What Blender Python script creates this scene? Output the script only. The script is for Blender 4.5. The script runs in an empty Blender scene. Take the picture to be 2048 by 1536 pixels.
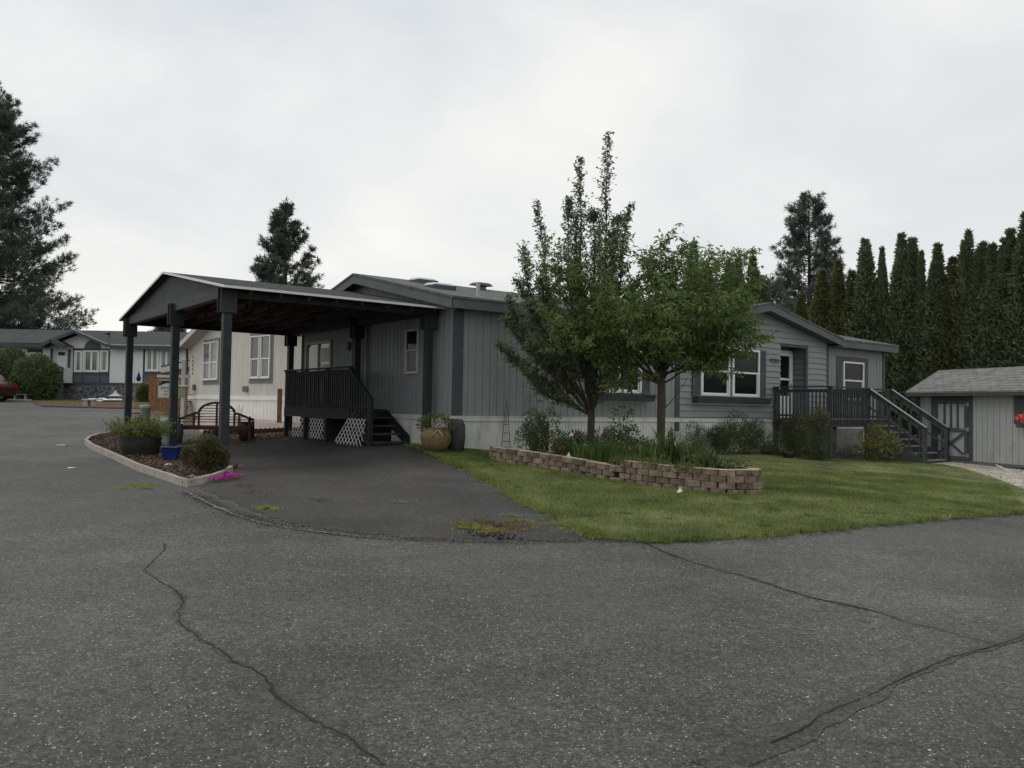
import bpy, bmesh, math, random
import numpy as np
from mathutils import Vector, Matrix
from mathutils.geometry import tessellate_polygon
R = math.radians
random.seed(7); rng = np.random.default_rng(7)
SC = bpy.context.scene; COL = SC.collection

# ------------------------------------------------------------------ camera
EYE = 1.55; F = 1657.0; PITCH = R(1.55); ROLL = R(1.0)
cam = bpy.data.cameras.new('camera'); co = bpy.data.objects.new('camera', cam); COL.objects.link(co)
cam.sensor_width = 36; cam.lens = 36 * F / 2048; cam.clip_end = 3000; cam.clip_start = 0.05
CR = Matrix.Rotation(R(90) + PITCH, 4, 'X') @ Matrix.Rotation(ROLL, 4, 'Z')
co.matrix_world = Matrix.Translation((0, 0, EYE)) @ CR
SC.camera = co
def ray(px, py):
    d = CR.to_3x3() @ Vector((px - 1024, 768 - py, -F)); return d / d.y
def at(px, py, Y):
    return Vector((0, 0, EYE)) + ray(px, py) * Y

# ------------------------------------------------------------------ world
SUN_EL, SUN_AZ = 60, -68          # azimuth clockwise from +Y
W = bpy.data.worlds.new("World"); SC.world = W; W.use_nodes = True
nt = W.node_tree; nt.nodes.clear(); N = nt.nodes.new; Lk = nt.links.new
out = N('ShaderNodeOutputWorld'); bg = N('ShaderNodeBackground'); bg.inputs[1].default_value = 0.1
sky = N('ShaderNodeTexSky'); sky.sky_type = 'NISHITA'; sky.sun_disc = False
sky.sun_elevation = R(SUN_EL); sky.sun_rotation = R(SUN_AZ)
tc = N('ShaderNodeTexCoord'); sx = N('ShaderNodeSeparateXYZ'); Lk(tc.outputs['Generated'], sx.inputs[0])
def mnode(op, a, b=None):
    m = N('ShaderNodeMath'); m.operation = op
    for i, q in enumerate((a, b)):
        if q is None: continue
        if isinstance(q, (int, float)): m.inputs[i].default_value = q
        else: Lk(q, m.inputs[i])
    return m.outputs[0]
zz = mnode('ADD', mnode('MAXIMUM', sx.outputs['Z'], 0.0), 0.22)
cx_ = N('ShaderNodeCombineXYZ'); Lk(mnode('DIVIDE', sx.outputs['X'], zz), cx_.inputs[0]); Lk(mnode('DIVIDE', sx.outputs['Y'], zz), cx_.inputs[1])
n1 = N('ShaderNodeTexNoise'); n1.inputs['Scale'].default_value = 0.8; n1.inputs['Detail'].default_value = 5; n1.inputs['Roughness'].default_value = .5
n1.inputs['Distortion'].default_value = .3
Lk(cx_.outputs[0], n1.inputs['Vector'])
cr = N('ShaderNodeValToRGB'); e = cr.color_ramp.elements
e[0].position = .38; e[0].color = (.56, .605, .65, 1); e[1].position = .60; e[1].color = (.83, .825, .80, 1)
Lk(n1.outputs['Fac'], cr.inputs[0])
# warm, brighter band low over the horizon ahead
hz = N('ShaderNodeMapRange'); hz.inputs[1].default_value = 0.42; hz.inputs[2].default_value = 0.02; Lk(sx.outputs['Z'], hz.inputs[0])
hm = N('ShaderNodeMixRGB'); hm.inputs[2].default_value = (.93, .905, .84, 1)
n2 = N('ShaderNodeTexNoise'); n2.inputs['Scale'].default_value = 2.2; n2.inputs['Detail'].default_value = 3
Lk(tc.outputs['Generated'], n2.inputs['Vector'])
Lk(mnode('MULTIPLY', hz.outputs[0], mnode('MULTIPLY', n2.outputs['Fac'], 1.25)), hm.inputs[0]); Lk(cr.outputs[0], hm.inputs[1])
sc_ = N('ShaderNodeVectorMath'); sc_.operation = 'SCALE'; sc_.inputs['Scale'].default_value = 11.6; Lk(hm.outputs[0], sc_.inputs[0])
mx = N('ShaderNodeMixRGB'); mx.inputs[0].default_value = 0.93; Lk(sky.outputs[0], mx.inputs[1]); Lk(sc_.outputs[0], mx.inputs[2])
Lk(mx.outputs[0], bg.inputs[0]); Lk(bg.outputs[0], out.inputs[0])
sl = bpy.data.lights.new('sun', 'SUN'); so = bpy.data.objects.new('sun', sl); COL.objects.link(so)
sl.energy = 1.05; sl.angle = R(28); sl.color = (1, .95, .86)
az = R(SUN_AZ); sd = Vector((math.sin(az) * math.cos(R(SUN_EL)), math.cos(az) * math.cos(R(SUN_EL)), math.sin(R(SUN_EL))))
so.rotation_euler = sd.to_track_quat('Z', 'Y').to_euler(); so.location = (0, 0, 30)
SC.view_settings.view_transform = 'Standard'; SC.view_settings.look = 'None'
SC.view_settings.exposure = 0.0; SC.view_settings.gamma = 1

# ------------------------------------------------------------------ terrain height (thin plate spline through surveyed points)
CP = np.array([(0,-4,-.02),(0,0,0),(-5,2,0),(5,2,-.02),(0,5,0),(-3,6,.02),(4,6,0),(0,9.4,.04),(-2.5,9.6,.06),(2,9.4,.02),(-6,10,.1),(6,10.5,-.03),
 (4.0,13.4,.15),(2.96,13.7,.17),(1.82,15.1,.2),(1.02,15.9,.29),(-.4,17.2,.37),(-.28,19.1,.48),(-1.3,18.3,.6),(-2.0,17.0,.46),(-5.57,16.2,.24),(-3,13.5,.22),
 (-7.8,19.0,.34),(-10.6,22.6,.46),(-8.4,23.2,.47),(-4,21,.56),(3.2,21.5,.36),(8.0,24.6,.24),(11.6,23.8,.1),(13.2,23.6,.12),(12.8,25.5,.12),(8.6,13.9,-.08),(13,15,-.1),(12,19,-.02),
 (-7.4,27.4,.86),(-5,26,.8),(-13.5,34.4,1.05),(-10,15,.2),(-15,25,.6),(-20,15,.3),(-30,48.7,1.5),(-24,44,1.36),(-18,48,1.5),(-40,40,1.3),
 (-70,70,1.7),(70,70,.6),(0,70,1.3),(20,35,.5),(70,0,-.5),(-70,0,.3),(0,-40,-.3),(-70,-40,.2),(70,-40,-.5),(30,20,.0)], float)
def _k(r2): return np.where(r2 > 1e-9, r2 * np.log(np.maximum(r2, 1e-9)), 0)
_n = len(CP); _A = np.zeros((_n + 3, _n + 3)); _d = ((CP[:, None, :2] - CP[None, :, :2]) ** 2).sum(-1)
_A[:_n, :_n] = _k(_d) + np.eye(_n) * 1.5; _A[:_n, _n] = 1; _A[:_n, _n+1:] = CP[:, :2]; _A[_n, :_n] = 1; _A[_n+1:, :_n] = CP[:, :2].T
_w = np.linalg.solve(_A, np.concatenate([CP[:, 2], [0, 0, 0]]))
def HV(x, y):
    x = np.clip(np.asarray(x, float), -75, 75); y = np.clip(np.asarray(y, float), -45, 75)
    r2 = (x[..., None] - CP[:, 0]) ** 2 + (y[..., None] - CP[:, 1]) ** 2
    return _k(r2) @ _w[:_n] + _w[_n] + _w[_n+1] * x + _w[_n+2] * y
def H(x, y): return float(HV(np.array([x]), np.array([y]))[0])
def G(px, py):
    r = ray(px, py); lo = 1.0; Y = None
    for i in range(1, 1400):
        Y = lo + i * .05
        if EYE + r.z * Y <= H(r.x * Y, Y): break
    return (r.x * Y, Y)

# ------------------------------------------------------------------ materials
MATS = {}
def newmat(name):
    m = bpy.data.materials.new(name); m.use_nodes = True; t = m.node_tree
    return m, t, t.nodes['Principled BSDF']
def mat(name, col, rough=.7, var=.18, scale=3., bump=0., bscale=60., metal=0., spec=.3, dirt=None, col2=None, stretch=(1, 1, 1), island=0.):
    if name in MATS: return MATS[name]
    m, t, b = newmat(name); n = t.nodes.new; l = t.links.new
    tcx = n('ShaderNodeTexCoord'); mp = n('ShaderNodeMapping'); mp.inputs['Scale'].default_value = stretch
    l(tcx.outputs['Object'], mp.inputs[0])
    no = n('ShaderNodeTexNoise'); no.inputs['Scale'].default_value = scale; no.inputs['Detail'].default_value = 6; no.inputs['Roughness'].default_value = .65
    l(mp.outputs[0], no.inputs['Vector'])
    r = n('ShaderNodeValToRGB'); c = Vector(col)
    c2 = Vector(col2) if col2 else c * (1 + var)
    a = c * (1 - var); r.color_ramp.elements[0].position = .32; r.color_ramp.elements[1].position = .68
    r.color_ramp.elements[0].color = (*a, 1); r.color_ramp.elements[1].color = (*c2, 1)
    l(no.outputs['Fac'], r.inputs[0]); src = r.outputs[0]
    if dirt:
        n3 = n('ShaderNodeTexNoise'); n3.inputs['Scale'].default_value = dirt[1]; n3.inputs['Detail'].default_value = 8; n3.inputs['Roughness'].default_value = .7
        l(mp.outputs[0], n3.inputs['Vector'])
        rr = n('ShaderNodeMapRange'); rr.inputs[1].default_value = .5; rr.inputs[2].default_value = .72; rr.inputs[4].default_value = dirt[2]; l(n3.outputs['Fac'], rr.inputs[0])
        mxx = n('ShaderNodeMixRGB'); mxx.inputs[2].default_value = (*dirt[0], 1); l(rr.outputs[0], mxx.inputs[0]); l(src, mxx.inputs[1]); src = mxx.outputs[0]
    if island:
        gi = n('ShaderNodeNewGeometry'); mr = n('ShaderNodeMapRange'); mr.inputs[3].default_value = 1 - island; mr.inputs[4].default_value = 1 + island; l(gi.outputs['Random Per Island'], mr.inputs[0])
        vs = n('ShaderNodeVectorMath'); vs.operation = 'SCALE'; l(src, vs.inputs[0]); l(mr.outputs[0], vs.inputs['Scale']); src = vs.outputs[0]
    l(src, b.inputs['Base Color']); b.inputs['Roughness'].default_value = rough; b.inputs['Metallic'].default_value = metal
    b.inputs['Specular IOR Level'].default_value = spec
    if bump:
        nb = n('ShaderNodeTexNoise'); nb.inputs['Scale'].default_value = bscale; nb.inputs['Detail'].default_value = 5; l(mp.outputs[0], nb.inputs['Vector'])
        bp = n('ShaderNodeBump'); bp.inputs['Strength'].default_value = bump; bp.inputs['Distance'].default_value = .02
        l(nb.outputs['Fac'], bp.inputs['Height']); l(bp.outputs[0], b.inputs['Normal'])
    MATS[name] = m; return m
def leafmat(name, ca, cb, cc=None, trans=.35, rough=.55, nsc=1.4, nw=.8):
    if name in MATS: return MATS[name]
    m, t, b = newmat(name); n = t.nodes.new; l = t.links.new
    g = n('ShaderNodeNewGeometry'); r = n('ShaderNodeValToRGB'); r.color_ramp.elements[0].color = (*ca, 1); r.color_ramp.elements[1].color = (*cb, 1)
    if cc:
        r.color_ramp.elements[1].position = .8; e = r.color_ramp.elements.new(.97); e.color = (*cc, 1)
    tcx = n('ShaderNodeTexCoord'); no = n('ShaderNodeTexNoise'); no.inputs['Scale'].default_value = nsc; no.inputs['Detail'].default_value = 4; l(tcx.outputs['Object'], no.inputs['Vector'])
    ad = n('ShaderNodeMath'); ad.operation = 'MULTIPLY_ADD'; ad.inputs[1].default_value = .65; l(g.outputs['Random Per Island'], ad.inputs[0])
    mm = n('ShaderNodeMath'); mm.operation = 'MULTIPLY_ADD'; mm.inputs[1].default_value = nw; mm.inputs[2].default_value = -.22 - (nw - .8) * .5; l(no.outputs['Fac'], mm.inputs[0]); l(mm.outputs[0], ad.inputs[2])
    l(ad.outputs[0], r.inputs[0]); l(r.outputs[0], b.inputs['Base Color']); b.inputs['Roughness'].default_value = rough; b.inputs['Specular IOR Level'].default_value = .35
    tr = n('ShaderNodeBsdfTranslucent'); l(r.outputs[0], tr.inputs[0]); ms = n('ShaderNodeMixShader'); ms.inputs[0].default_value = trans
    l(b.outputs[0], ms.inputs[1]); l(tr.outputs[0], ms.inputs[2]); l(ms.outputs[0], t.nodes['Material Output'].inputs[0])
    MATS[name] = m; return m
def asphalt(name, base, chip, chipamt, patch, var=.25):
    m, t, b = newmat(name); n = t.nodes.new; l = t.links.new
    tcx = n('ShaderNodeTexCoord'); V = tcx.outputs['Object']
    def noise(s, d=5, rg=.6):
        q = n('ShaderNodeTexNoise'); q.inputs['Scale'].default_value = s; q.inputs['Detail'].default_value = d; q.inputs['Roughness'].default_value = rg; l(V, q.inputs['Vector']); return q.outputs['Fac']
    def ramp(f, p0, c0, p1, c1):
        q = n('ShaderNodeValToRGB'); q.color_ramp.elements[0].position = p0; q.color_ramp.elements[1].position = p1
        q.color_ramp.elements[0].color = (*c0, 1); q.color_ramp.elements[1].color = (*c1, 1); l(f, q.inputs[0]); return q.outputs[0]
    B = Vector(base)
    c = ramp(noise(.45, 6, .65), .35, B * (1 - var), .68, B * (1 + var))
    fine = ramp(noise(140, 3, .7), .3, (.5,) * 3, .7, (1.5,) * 3)
    mu = n('ShaderNodeMixRGB'); mu.blend_type = 'MULTIPLY'; mu.inputs[0].default_value = .8; l(c, mu.inputs[1]); l(fine, mu.inputs[2]); cur = mu.outputs[0]
    bigv = noise(.11, 3, .5); mrb = n('ShaderNodeMapRange'); mrb.inputs[1].default_value = .35; mrb.inputs[2].default_value = .65; mrb.inputs[3].default_value = .80; mrb.inputs[4].default_value = 1.16; l(bigv, mrb.inputs[0]); vsb = n('ShaderNodeVectorMath'); vsb.operation = 'SCALE'; l(cur, vsb.inputs[0]); l(mrb.outputs[0], vsb.inputs['Scale']); cur = vsb.outputs[0]
    for sc, lo, hi in ((38, .72, 1.34), (85, .55, 1.6), (14, .88, 1.14)):
        v = n('ShaderNodeTexVoronoi'); v.inputs['Scale'].default_value = sc; l(V, v.inputs['Vector']); s = n('ShaderNodeSeparateColor'); l(v.outputs['Color'], s.inputs[0])
        mr = n('ShaderNodeMapRange'); mr.inputs[3].default_value = lo; mr.inputs[4].default_value = hi; l(s.outputs[2], mr.inputs[0]); vs = n('ShaderNodeVectorMath'); vs.operation = 'SCALE'; l(cur, vs.inputs[0]); l(mr.outputs[0], vs.inputs['Scale']); cur = vs.outputs[0]
    for sc, thr, rad in ((42, 1 - chipamt, .27), (75, 1 - chipamt * 1.0, .30), (22, 1 - chipamt * .2, .20)):
        v = n('ShaderNodeTexVoronoi'); v.inputs['Scale'].default_value = sc; l(V, v.inputs['Vector'])
        s = n('ShaderNodeSeparateColor'); l(v.outputs['Color'], s.inputs[0])
        pa = n('ShaderNodeMath'); pa.operation = 'MULTIPLY_ADD'; pa.inputs[1].default_value = .35; pa.inputs[2].default_value = -.17; l(noise(.7, 4), pa.inputs[0])
        su = n('ShaderNodeMath'); su.operation = 'ADD'; l(s.outputs[0], su.inputs[0]); l(pa.outputs[0], su.inputs[1])
        g = n('ShaderNodeMath'); g.operation = 'GREATER_THAN'; g.inputs[1].default_value = thr; l(su.outputs[0], g.inputs[0])
        d = n('ShaderNodeMath'); d.operation = 'LESS_THAN'; d.inputs[1].default_value = rad; l(v.outputs['Distance'], d.inputs[0])
        mm = n('ShaderNodeMath'); mm.operation = 'MULTIPLY'; l(g.outputs[0], mm.inputs[0]); l(d.outputs[0], mm.inputs[1])
        m2 = n('ShaderNodeMath'); m2.operation = 'MULTIPLY'; l(mm.outputs[0], m2.inputs[0]); l(s.outputs[1], m2.inputs[1])
        mix = n('ShaderNodeMixRGB'); mix.inputs[2].default_value = (*chip, 1); l(m2.outputs[0], mix.inputs[0]); l(cur, mix.inputs[1]); cur = mix.outputs[0]
    if patch:
        pr = ramp(noise(.22, 4, .55), .52, (0, 0, 0), .6, (1, 1, 1)); mix = n('ShaderNodeMixRGB'); mix.inputs[2].default_value = (*patch, 1)
        mq = n('ShaderNodeMath'); mq.operation = 'MULTIPLY'; mq.inputs[1].default_value = .35; l(pr, mq.inputs[0]); l(mq.outputs[0], mix.inputs[0]); l(cur, mix.inputs[1]); cur = mix.outputs[0]
    l(cur, b.inputs['Base Color']); b.inputs['Roughness'].default_value = .75; b.inputs['Specular IOR Level'].default_value = .35
    bp = n('ShaderNodeBump'); bp.inputs['Strength'].default_value = .7; bp.inputs['Distance'].default_value = .01; l(noise(90, 4, .7), bp.inputs['Height']); l(bp.outputs[0], b.inputs['Normal'])
    return m
def shingle(name, ca, cb, rot=0):
    m, t, b = newmat(name); n = t.nodes.new; l = t.links.new
    tcx = n('ShaderNodeTexCoord'); mp = n('ShaderNodeMapping'); mp.inputs['Rotation'].default_value = (0, 0, rot); l(tcx.outputs['Object'], mp.inputs[0])
    br = n('ShaderNodeTexBrick'); br.inputs['Scale'].default_value = 1; br.inputs['Brick Width'].default_value = .32; br.inputs['Row Height'].default_value = .145
    br.inputs['Mortar Size'].default_value = .007; br.inputs['Mortar Smooth'].default_value = .3; br.inputs['Bias'].default_value = -.1
    br.inputs['Color1'].default_value = (*ca, 1); br.inputs['Color2'].default_value = (*cb, 1); br.inputs['Mortar'].default_value = (*(Vector(ca) * .35), 1)
    l(mp.outputs[0], br.inputs['Vector'])
    no = n('ShaderNodeTexNoise'); no.inputs['Scale'].default_value = 5; no.inputs['Detail'].default_value = 8; no.inputs['Roughness'].default_value = .75; l(mp.outputs[0], no.inputs['Vector'])
    rp = n('ShaderNodeMapRange'); rp.inputs[1].default_value = .3; rp.inputs[2].default_value = .7; rp.inputs[3].default_value = .65; rp.inputs[4].default_value = 1.3; l(no.outputs['Fac'], rp.inputs[0])
    mu = n('ShaderNodeVectorMath'); mu.operation = 'SCALE'; l(br.outputs['Color'], mu.inputs[0]); l(rp.outputs[0], mu.inputs['Scale'])
    l(mu.outputs[0], b.inputs['Base Color']); b.inputs['Roughness'].default_value = .9; b.inputs['Specular IOR Level'].default_value = .2
    bp = n('ShaderNodeBump'); bp.inputs['Strength'].default_value = .8; bp.inputs['Distance'].default_value = .012; l(br.outputs['Fac'], bp.inputs['Height']); bp.invert = True; l(bp.outputs[0], b.inputs['Normal'])
    MATS[name] = m; return m
def glass(name, col=(.012, .014, .015), rough=.06, tint=None, spec=.5):
    if name in MATS: return MATS[name]
    m, t, b = newmat(name); n = t.nodes.new; l = t.links.new
    tcx = n('ShaderNodeTexCoord'); no = n('ShaderNodeTexNoise'); no.inputs['Scale'].default_value = 1.1; l(tcx.outputs['Object'], no.inputs['Vector'])
    r = n('ShaderNodeValToRGB'); c = Vector(col); r.color_ramp.elements[0].color = (*(c * .6), 1); r.color_ramp.elements[1].color = (*(c * 1.5), 1); l(no.outputs['Fac'], r.inputs[0]); l(r.outputs[0], b.inputs['Base Color'])
    b.inputs['Roughness'].default_value = rough; b.inputs['Specular IOR Level'].default_value = spec
    bp = n('ShaderNodeBump'); bp.inputs['Strength'].default_value = .05; l(no.outputs['Fac'], bp.inputs['Height']); l(bp.outputs[0], b.inputs['Normal'])
    MATS[name] = m; return m

M_side = mat('siding_grey_green', (.238, .263, .260), .75, .10, 1.2, .15, 90, dirt=((.16, .165, .15), 1.6, .5), stretch=(1, 1, .35))
M_lap = mat('siding_lap', (.255, .28, .278), .75, .08, 1.5, .15, 60, dirt=((.17, .18, .17), 1.6, .35), stretch=(.4, 1, 1))
M_trim = mat('trim_slate', (.062, .070, .074), .6, .15, 3, .1, dirt=((.12, .13, .14), 4, .4))
M_fas = mat('fascia_slate', (.105, .116, .122), .65, .12, 2.5, .12, dirt=((.15, .16, .165), 3, .45))
M_skirt = mat('skirting_white', (.60, .61, .59), .45, .06, 1.5, dirt=((.27, .27, .24), 2.5, .6), stretch=(1, 1, .4))
M_white = mat('white_vinyl', (.74, .75, .74), .4, .04, 2)
M_roof = shingle('roof_shingle', (.145, .15, .145), (.10, .105, .10))
M_croof = shingle('carport_shingle', (.05, .05, .05), (.035, .036, .038))
M_shroof = shingle('shed_shingle', (.20, .205, .185), (.15, .155, .14))
M_froof = shingle('far_shingle', (.075, .078, .085), (.055, .058, .062))
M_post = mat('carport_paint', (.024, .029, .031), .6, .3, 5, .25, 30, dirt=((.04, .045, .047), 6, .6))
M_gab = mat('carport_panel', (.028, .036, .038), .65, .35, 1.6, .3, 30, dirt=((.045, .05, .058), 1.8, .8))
M_brown = mat('raw_timber_brown', (.045, .026, .019), .8, .4, 4, .3, 30)
M_drip = mat('drip_edge_white', (.62, .63, .62), .4, .06, 3)
M_rail = mat('deck_paint', (.058, .064, .066), .65, .2, 5, .2, 40, dirt=((.12, .13, .13), 5, .5))
M_tread = mat('tread_worn', (.19, .195, .19), .8, .2, 6, .2, 40)
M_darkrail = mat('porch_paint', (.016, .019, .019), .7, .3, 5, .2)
M_glass = glass('glass_dark', (.010, .012, .012), .05, spec=.13)
M_glassb = glass('glass_blind', (.10, .11, .11), .08)
M_curt = glass('glass_curtain', (.16, .18, .16), .1)
M_shut = mat('shutter_slate', (.10, .112, .118), .6, .1, 4)
M_bark = mat('bark', (.075, .06, .05), .95, .35, 9, .9, 30, stretch=(1, 1, .4))
M_pbark = mat('pine_bark', (.06, .048, .042), .95, .35, 5, .9, 20)
M_pear = leafmat('pear_leaf', (.06, .09, .05), (.20, .25, .145), (.34, .37, .23), .45, .42)
M_cherry = leafmat('cherry_leaf', (.055, .10, .028), (.19, .27, .08), (.36, .38, .15), .48, .42)
M_pine = leafmat('pine_needle', (.06, .082, .066), (.14, .175, .13), None, .3)
M_pine2 = leafmat('pine_needle_pale', (.08, .11, .095), (.16, .20, .155), None, .3)
M_arb = leafmat('arborvitae', (.058, .09, .05), (.19, .24, .13), (.25, .23, .12), .38)
M_arbb = leafmat('arborvitae_bronze', (.06, .075, .03), (.17, .18, .075), (.24, .19, .08), .35)
M_shrub = leafmat('shrub_dark', (.038, .062, .026), (.125, .165, .068), (.21, .21, .10), .35)
M_shrubl = leafmat('shrub_light', (.055, .085, .025), (.15, .19, .065), (.2, .2, .07), .3)
M_dry = leafmat('shrub_dry', (.05, .045, .022), (.13, .10, .05), (.09, .12, .04), .25)
M_blade = leafmat('blade_green', (.04, .085, .02), (.12, .19, .05), (.15, .17, .06), .3)
M_grass = leafmat('grass_blade', (.055, .10, .022), (.24, .30, .085), (.48, .42, .24), .35, .6, .8, 1.5)
M_moss = leafmat('weed_yellow', (.17, .20, .05), (.36, .40, .12), (.42, .36, .2), .25, .7)
M_rhod = leafmat('rhododendron_leaf', (.08, .10, .02), (.24, .25, .06), (.42, .36, .10), .35)
M_red = leafmat('red_flower', (.5, .03, .02), (.75, .12, .06), (.8, .35, .1), .2)
M_pink = leafmat('magenta_flower', (.36, .01, .25), (.75, .06, .52), None, .2)
M_pinkd = leafmat('dusty_flower', (.2, .1, .09), (.38, .22, .18), None, .2)
M_whitef = leafmat('white_flower', (.6, .6, .55), (.8, .8, .75), None, .2)
M_stem = mat('stem', (.07, .08, .035), .8, .3, 8)
M_conc = mat('concrete', (.36, .33, .29), .85, .15, 6, .4, 50, dirt=((.2, .18, .16), 5, .6))
M_mulch = leafmat('mulch_chip', (.05, .03, .02), (.15, .095, .065), (.3, .25, .2), .0, .9)
M_soil = mat('soil_red', (.10, .045, .03), .95, .4, 20, .8, 60)
M_soilb = mat('soil_brown', (.11, .085, .065), .95, .4, 12, .8, 60, col2=(.22, .18, .14))

# ------------------------------------------------------------------ object helpers
ROOT = {}
def tag(o, label=None, cat=None, group=None, kind=None):
    if label: o['label'] = label
    if cat: o['category'] = cat
    if group: o['group'] = group
    if kind: o['kind'] = kind
    return o
def thing(name, label, cat, x, y, rot=0, group=None, z=None):
    o = bpy.data.objects.new(name, None); COL.objects.link(o); o.empty_display_size = .3
    z = H(x, y) if z is None else z
    o.location = (x, y, z); o.rotation_euler = (0, 0, rot); ROOT[o.name] = (x, y, z, rot)
    return tag(o, label, cat, group)
def rootof(p):
    while p.parent: p = p.parent
    return ROOT[p.name]
class MB:
    def __init__(s): s.v = []; s.f = []; s.mi = []
    def face(s, pts, mi=0):
        n = len(s.v); s.v += [tuple(p) for p in pts]; s.f.append(tuple(range(n, n + len(pts)))); s.mi.append(mi); return s
    def add(s, V, Fs, mi=0):
        n = len(s.v); s.v += [tuple(p) for p in V]; s.f += [tuple(i + n for i in f) for f in Fs]; s.mi += [mi] * len(Fs); return s
    def box(s, x0, x1, y0, y1, z0, z1, mi=0):
        return s.add([(x, y, z) for z in (z0, z1) for y in (y0, y1) for x in (x0, x1)],
              [(0, 2, 3, 1), (4, 5, 7, 6), (0, 1, 5, 4), (2, 6, 7, 3), (0, 4, 6, 2), (1, 3, 7, 5)], mi)
    def hexa(s, P, mi=0):   # 8 points: bottom ring then top ring
        return s.add(P, [(3, 2, 1, 0), (4, 5, 6, 7), (0, 1, 5, 4), (1, 2, 6, 5), (2, 3, 7, 6), (3, 0, 4, 7)], mi)
    def slab(s, ring, off, mi=0):   # polygon extruded by vector off
        r = [Vector(p) for p in ring]; o = Vector(off); n = len(r)
        return s.add(r + [p + o for p in r], [tuple(range(n))[::-1], tuple(range(n, 2 * n))] + [(i, (i + 1) % n, n + (i + 1) % n, n + i) for i in range(n)], mi)
    def bar(s, p, q, w, h, up=(0, 0, 1), mi=0):
        p = Vector(p); q = Vector(q); d = (q - p).normalized(); u = Vector(up); sd = d.cross(u)
        if sd.length < 1e-4: sd = d.cross(Vector((1, 0, 0)))
        sd.normalize(); u = sd.cross(d).normalized(); a = sd * w / 2; b = u * h / 2
        return s.hexa([p - a - b, p + a - b, q + a - b, q - a - b, p - a + b, p + a + b, q + a + b, q - a + b], mi)
    def tube(s, pts, rad, n=6, mi=0, cap=True):
        pts = [Vector(p) for p in pts]; b0 = len(s.v); k = len(pts)
        if not hasattr(rad, '__len__'): rad = [rad] * k
        for i, p in enumerate(pts):
            d = (pts[min(i + 1, k - 1)] - pts[max(i - 1, 0)]).normalized()
            a = d.cross(Vector((.3, .1, 1)) if abs(d.z) < .9 else Vector((1, 0, 0))).normalized(); c = d.cross(a)
            for j in range(n):
                t = 2 * math.pi * j / n; q = p + (a * math.cos(t) + c * math.sin(t)) * rad[i]; s.v.append(tuple(q))
        for i in range(k - 1):
            for j in range(n):
                s.f.append((b0 + i * n + j, b0 + i * n + (j + 1) % n, b0 + (i + 1) * n + (j + 1) % n, b0 + (i + 1) * n + j)); s.mi.append(mi)
        if cap:
            s.f.append(tuple(b0 + j for j in range(n))[::-1]); s.f.append(tuple(b0 + (k - 1) * n + j for j in range(n))); s.mi += [mi, mi]
        return s
    def lathe(s, prof, x=0, y=0, n=20, mi=0, sx=1, sy=1):
        b0 = len(s.v)
        for r, z in prof:
            for j in range(n):
                t = 2 * math.pi * j / n; s.v.append((x + r * math.cos(t) * sx, y + r * math.sin(t) * sy, z))
        for i in range(len(prof) - 1):
            for j in range(n):
                s.f.append((b0 + i * n + j, b0 + i * n + (j + 1) % n, b0 + (i + 1) * n + (j + 1) % n, b0 + (i + 1) * n + j)); s.mi.append(mi)
        return s
    def blob(s, c, r, seed=0, sub=2, amp=.2, mi=0):
        bm = bmesh.new(); bmesh.ops.create_icosphere(bm, subdivisions=sub, radius=1)
        rr = random.Random(seed); ph = [rr.uniform(0, 6) for _ in range(6)]
        V = []
        for v in bm.verts:
            p = v.co; k = 1 + amp * (math.sin(3 * p.x + ph[0]) + math.sin(4 * p.y + ph[1]) + math.sin(5 * p.z + ph[2])) / 2
            V.append((c[0] + p.x * r[0] * k, c[1] + p.y * r[1] * k, c[2] + p.z * r[2] * k))
        Fs = [tuple(v.index for v in f.verts) for f in bm.faces]; bm.free(); return s.add(V, Fs, mi)
    def build(s, name, m, parent=None, smooth=False, world=False, bevel=0, label=None):
        V = s.v
        if parent is not None:
            x, y, z, rt = rootof(parent)
            if world:
                c, n_ = math.cos(-rt), math.sin(-rt)
                V = [((p[0] - x) * c - (p[1] - y) * n_, (p[0] - x) * n_ + (p[1] - y) * c, p[2] - z) for p in V]
            else: V = [(p[0], p[1], p[2] - z) for p in V]
        me = bpy.data.meshes.new(name); me.from_pydata(V, [], s.f)
        ms = m if isinstance(m, (list, tuple)) else [m]
        for q in ms: me.materials.append(q)
        if len(ms) > 1: me.polygons.foreach_set('material_index', s.mi)
        if smooth: me.polygons.foreach_set('use_smooth', [True] * len(me.polygons))
        me.update(); o = bpy.data.objects.new(name, me); COL.objects.link(o)
        if parent is not None: o.parent = parent
        if bevel:
            b = o.modifiers.new('bevel', 'BEVEL'); b.width = bevel; b.segments = 1; b.limit_method = 'ANGLE'
        if label: o['label'] = label
        return o
    def solo(s, name, m, label, cat, x, y, group=None, smooth=False, kind=None, z=None):
        z = H(x, y) if z is None else z
        s.v = [(p[0] - x, p[1] - y, p[2] - z) for p in s.v]
        o = s.build(name, m, None, smooth); o.location = (x, y, z); return tag(o, label, cat, group, kind)
def struct(mb, name, m, smooth=True, kind='structure', parent=None):
    o = mb.build(name, m, None, smooth); o['kind'] = kind; return o

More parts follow.
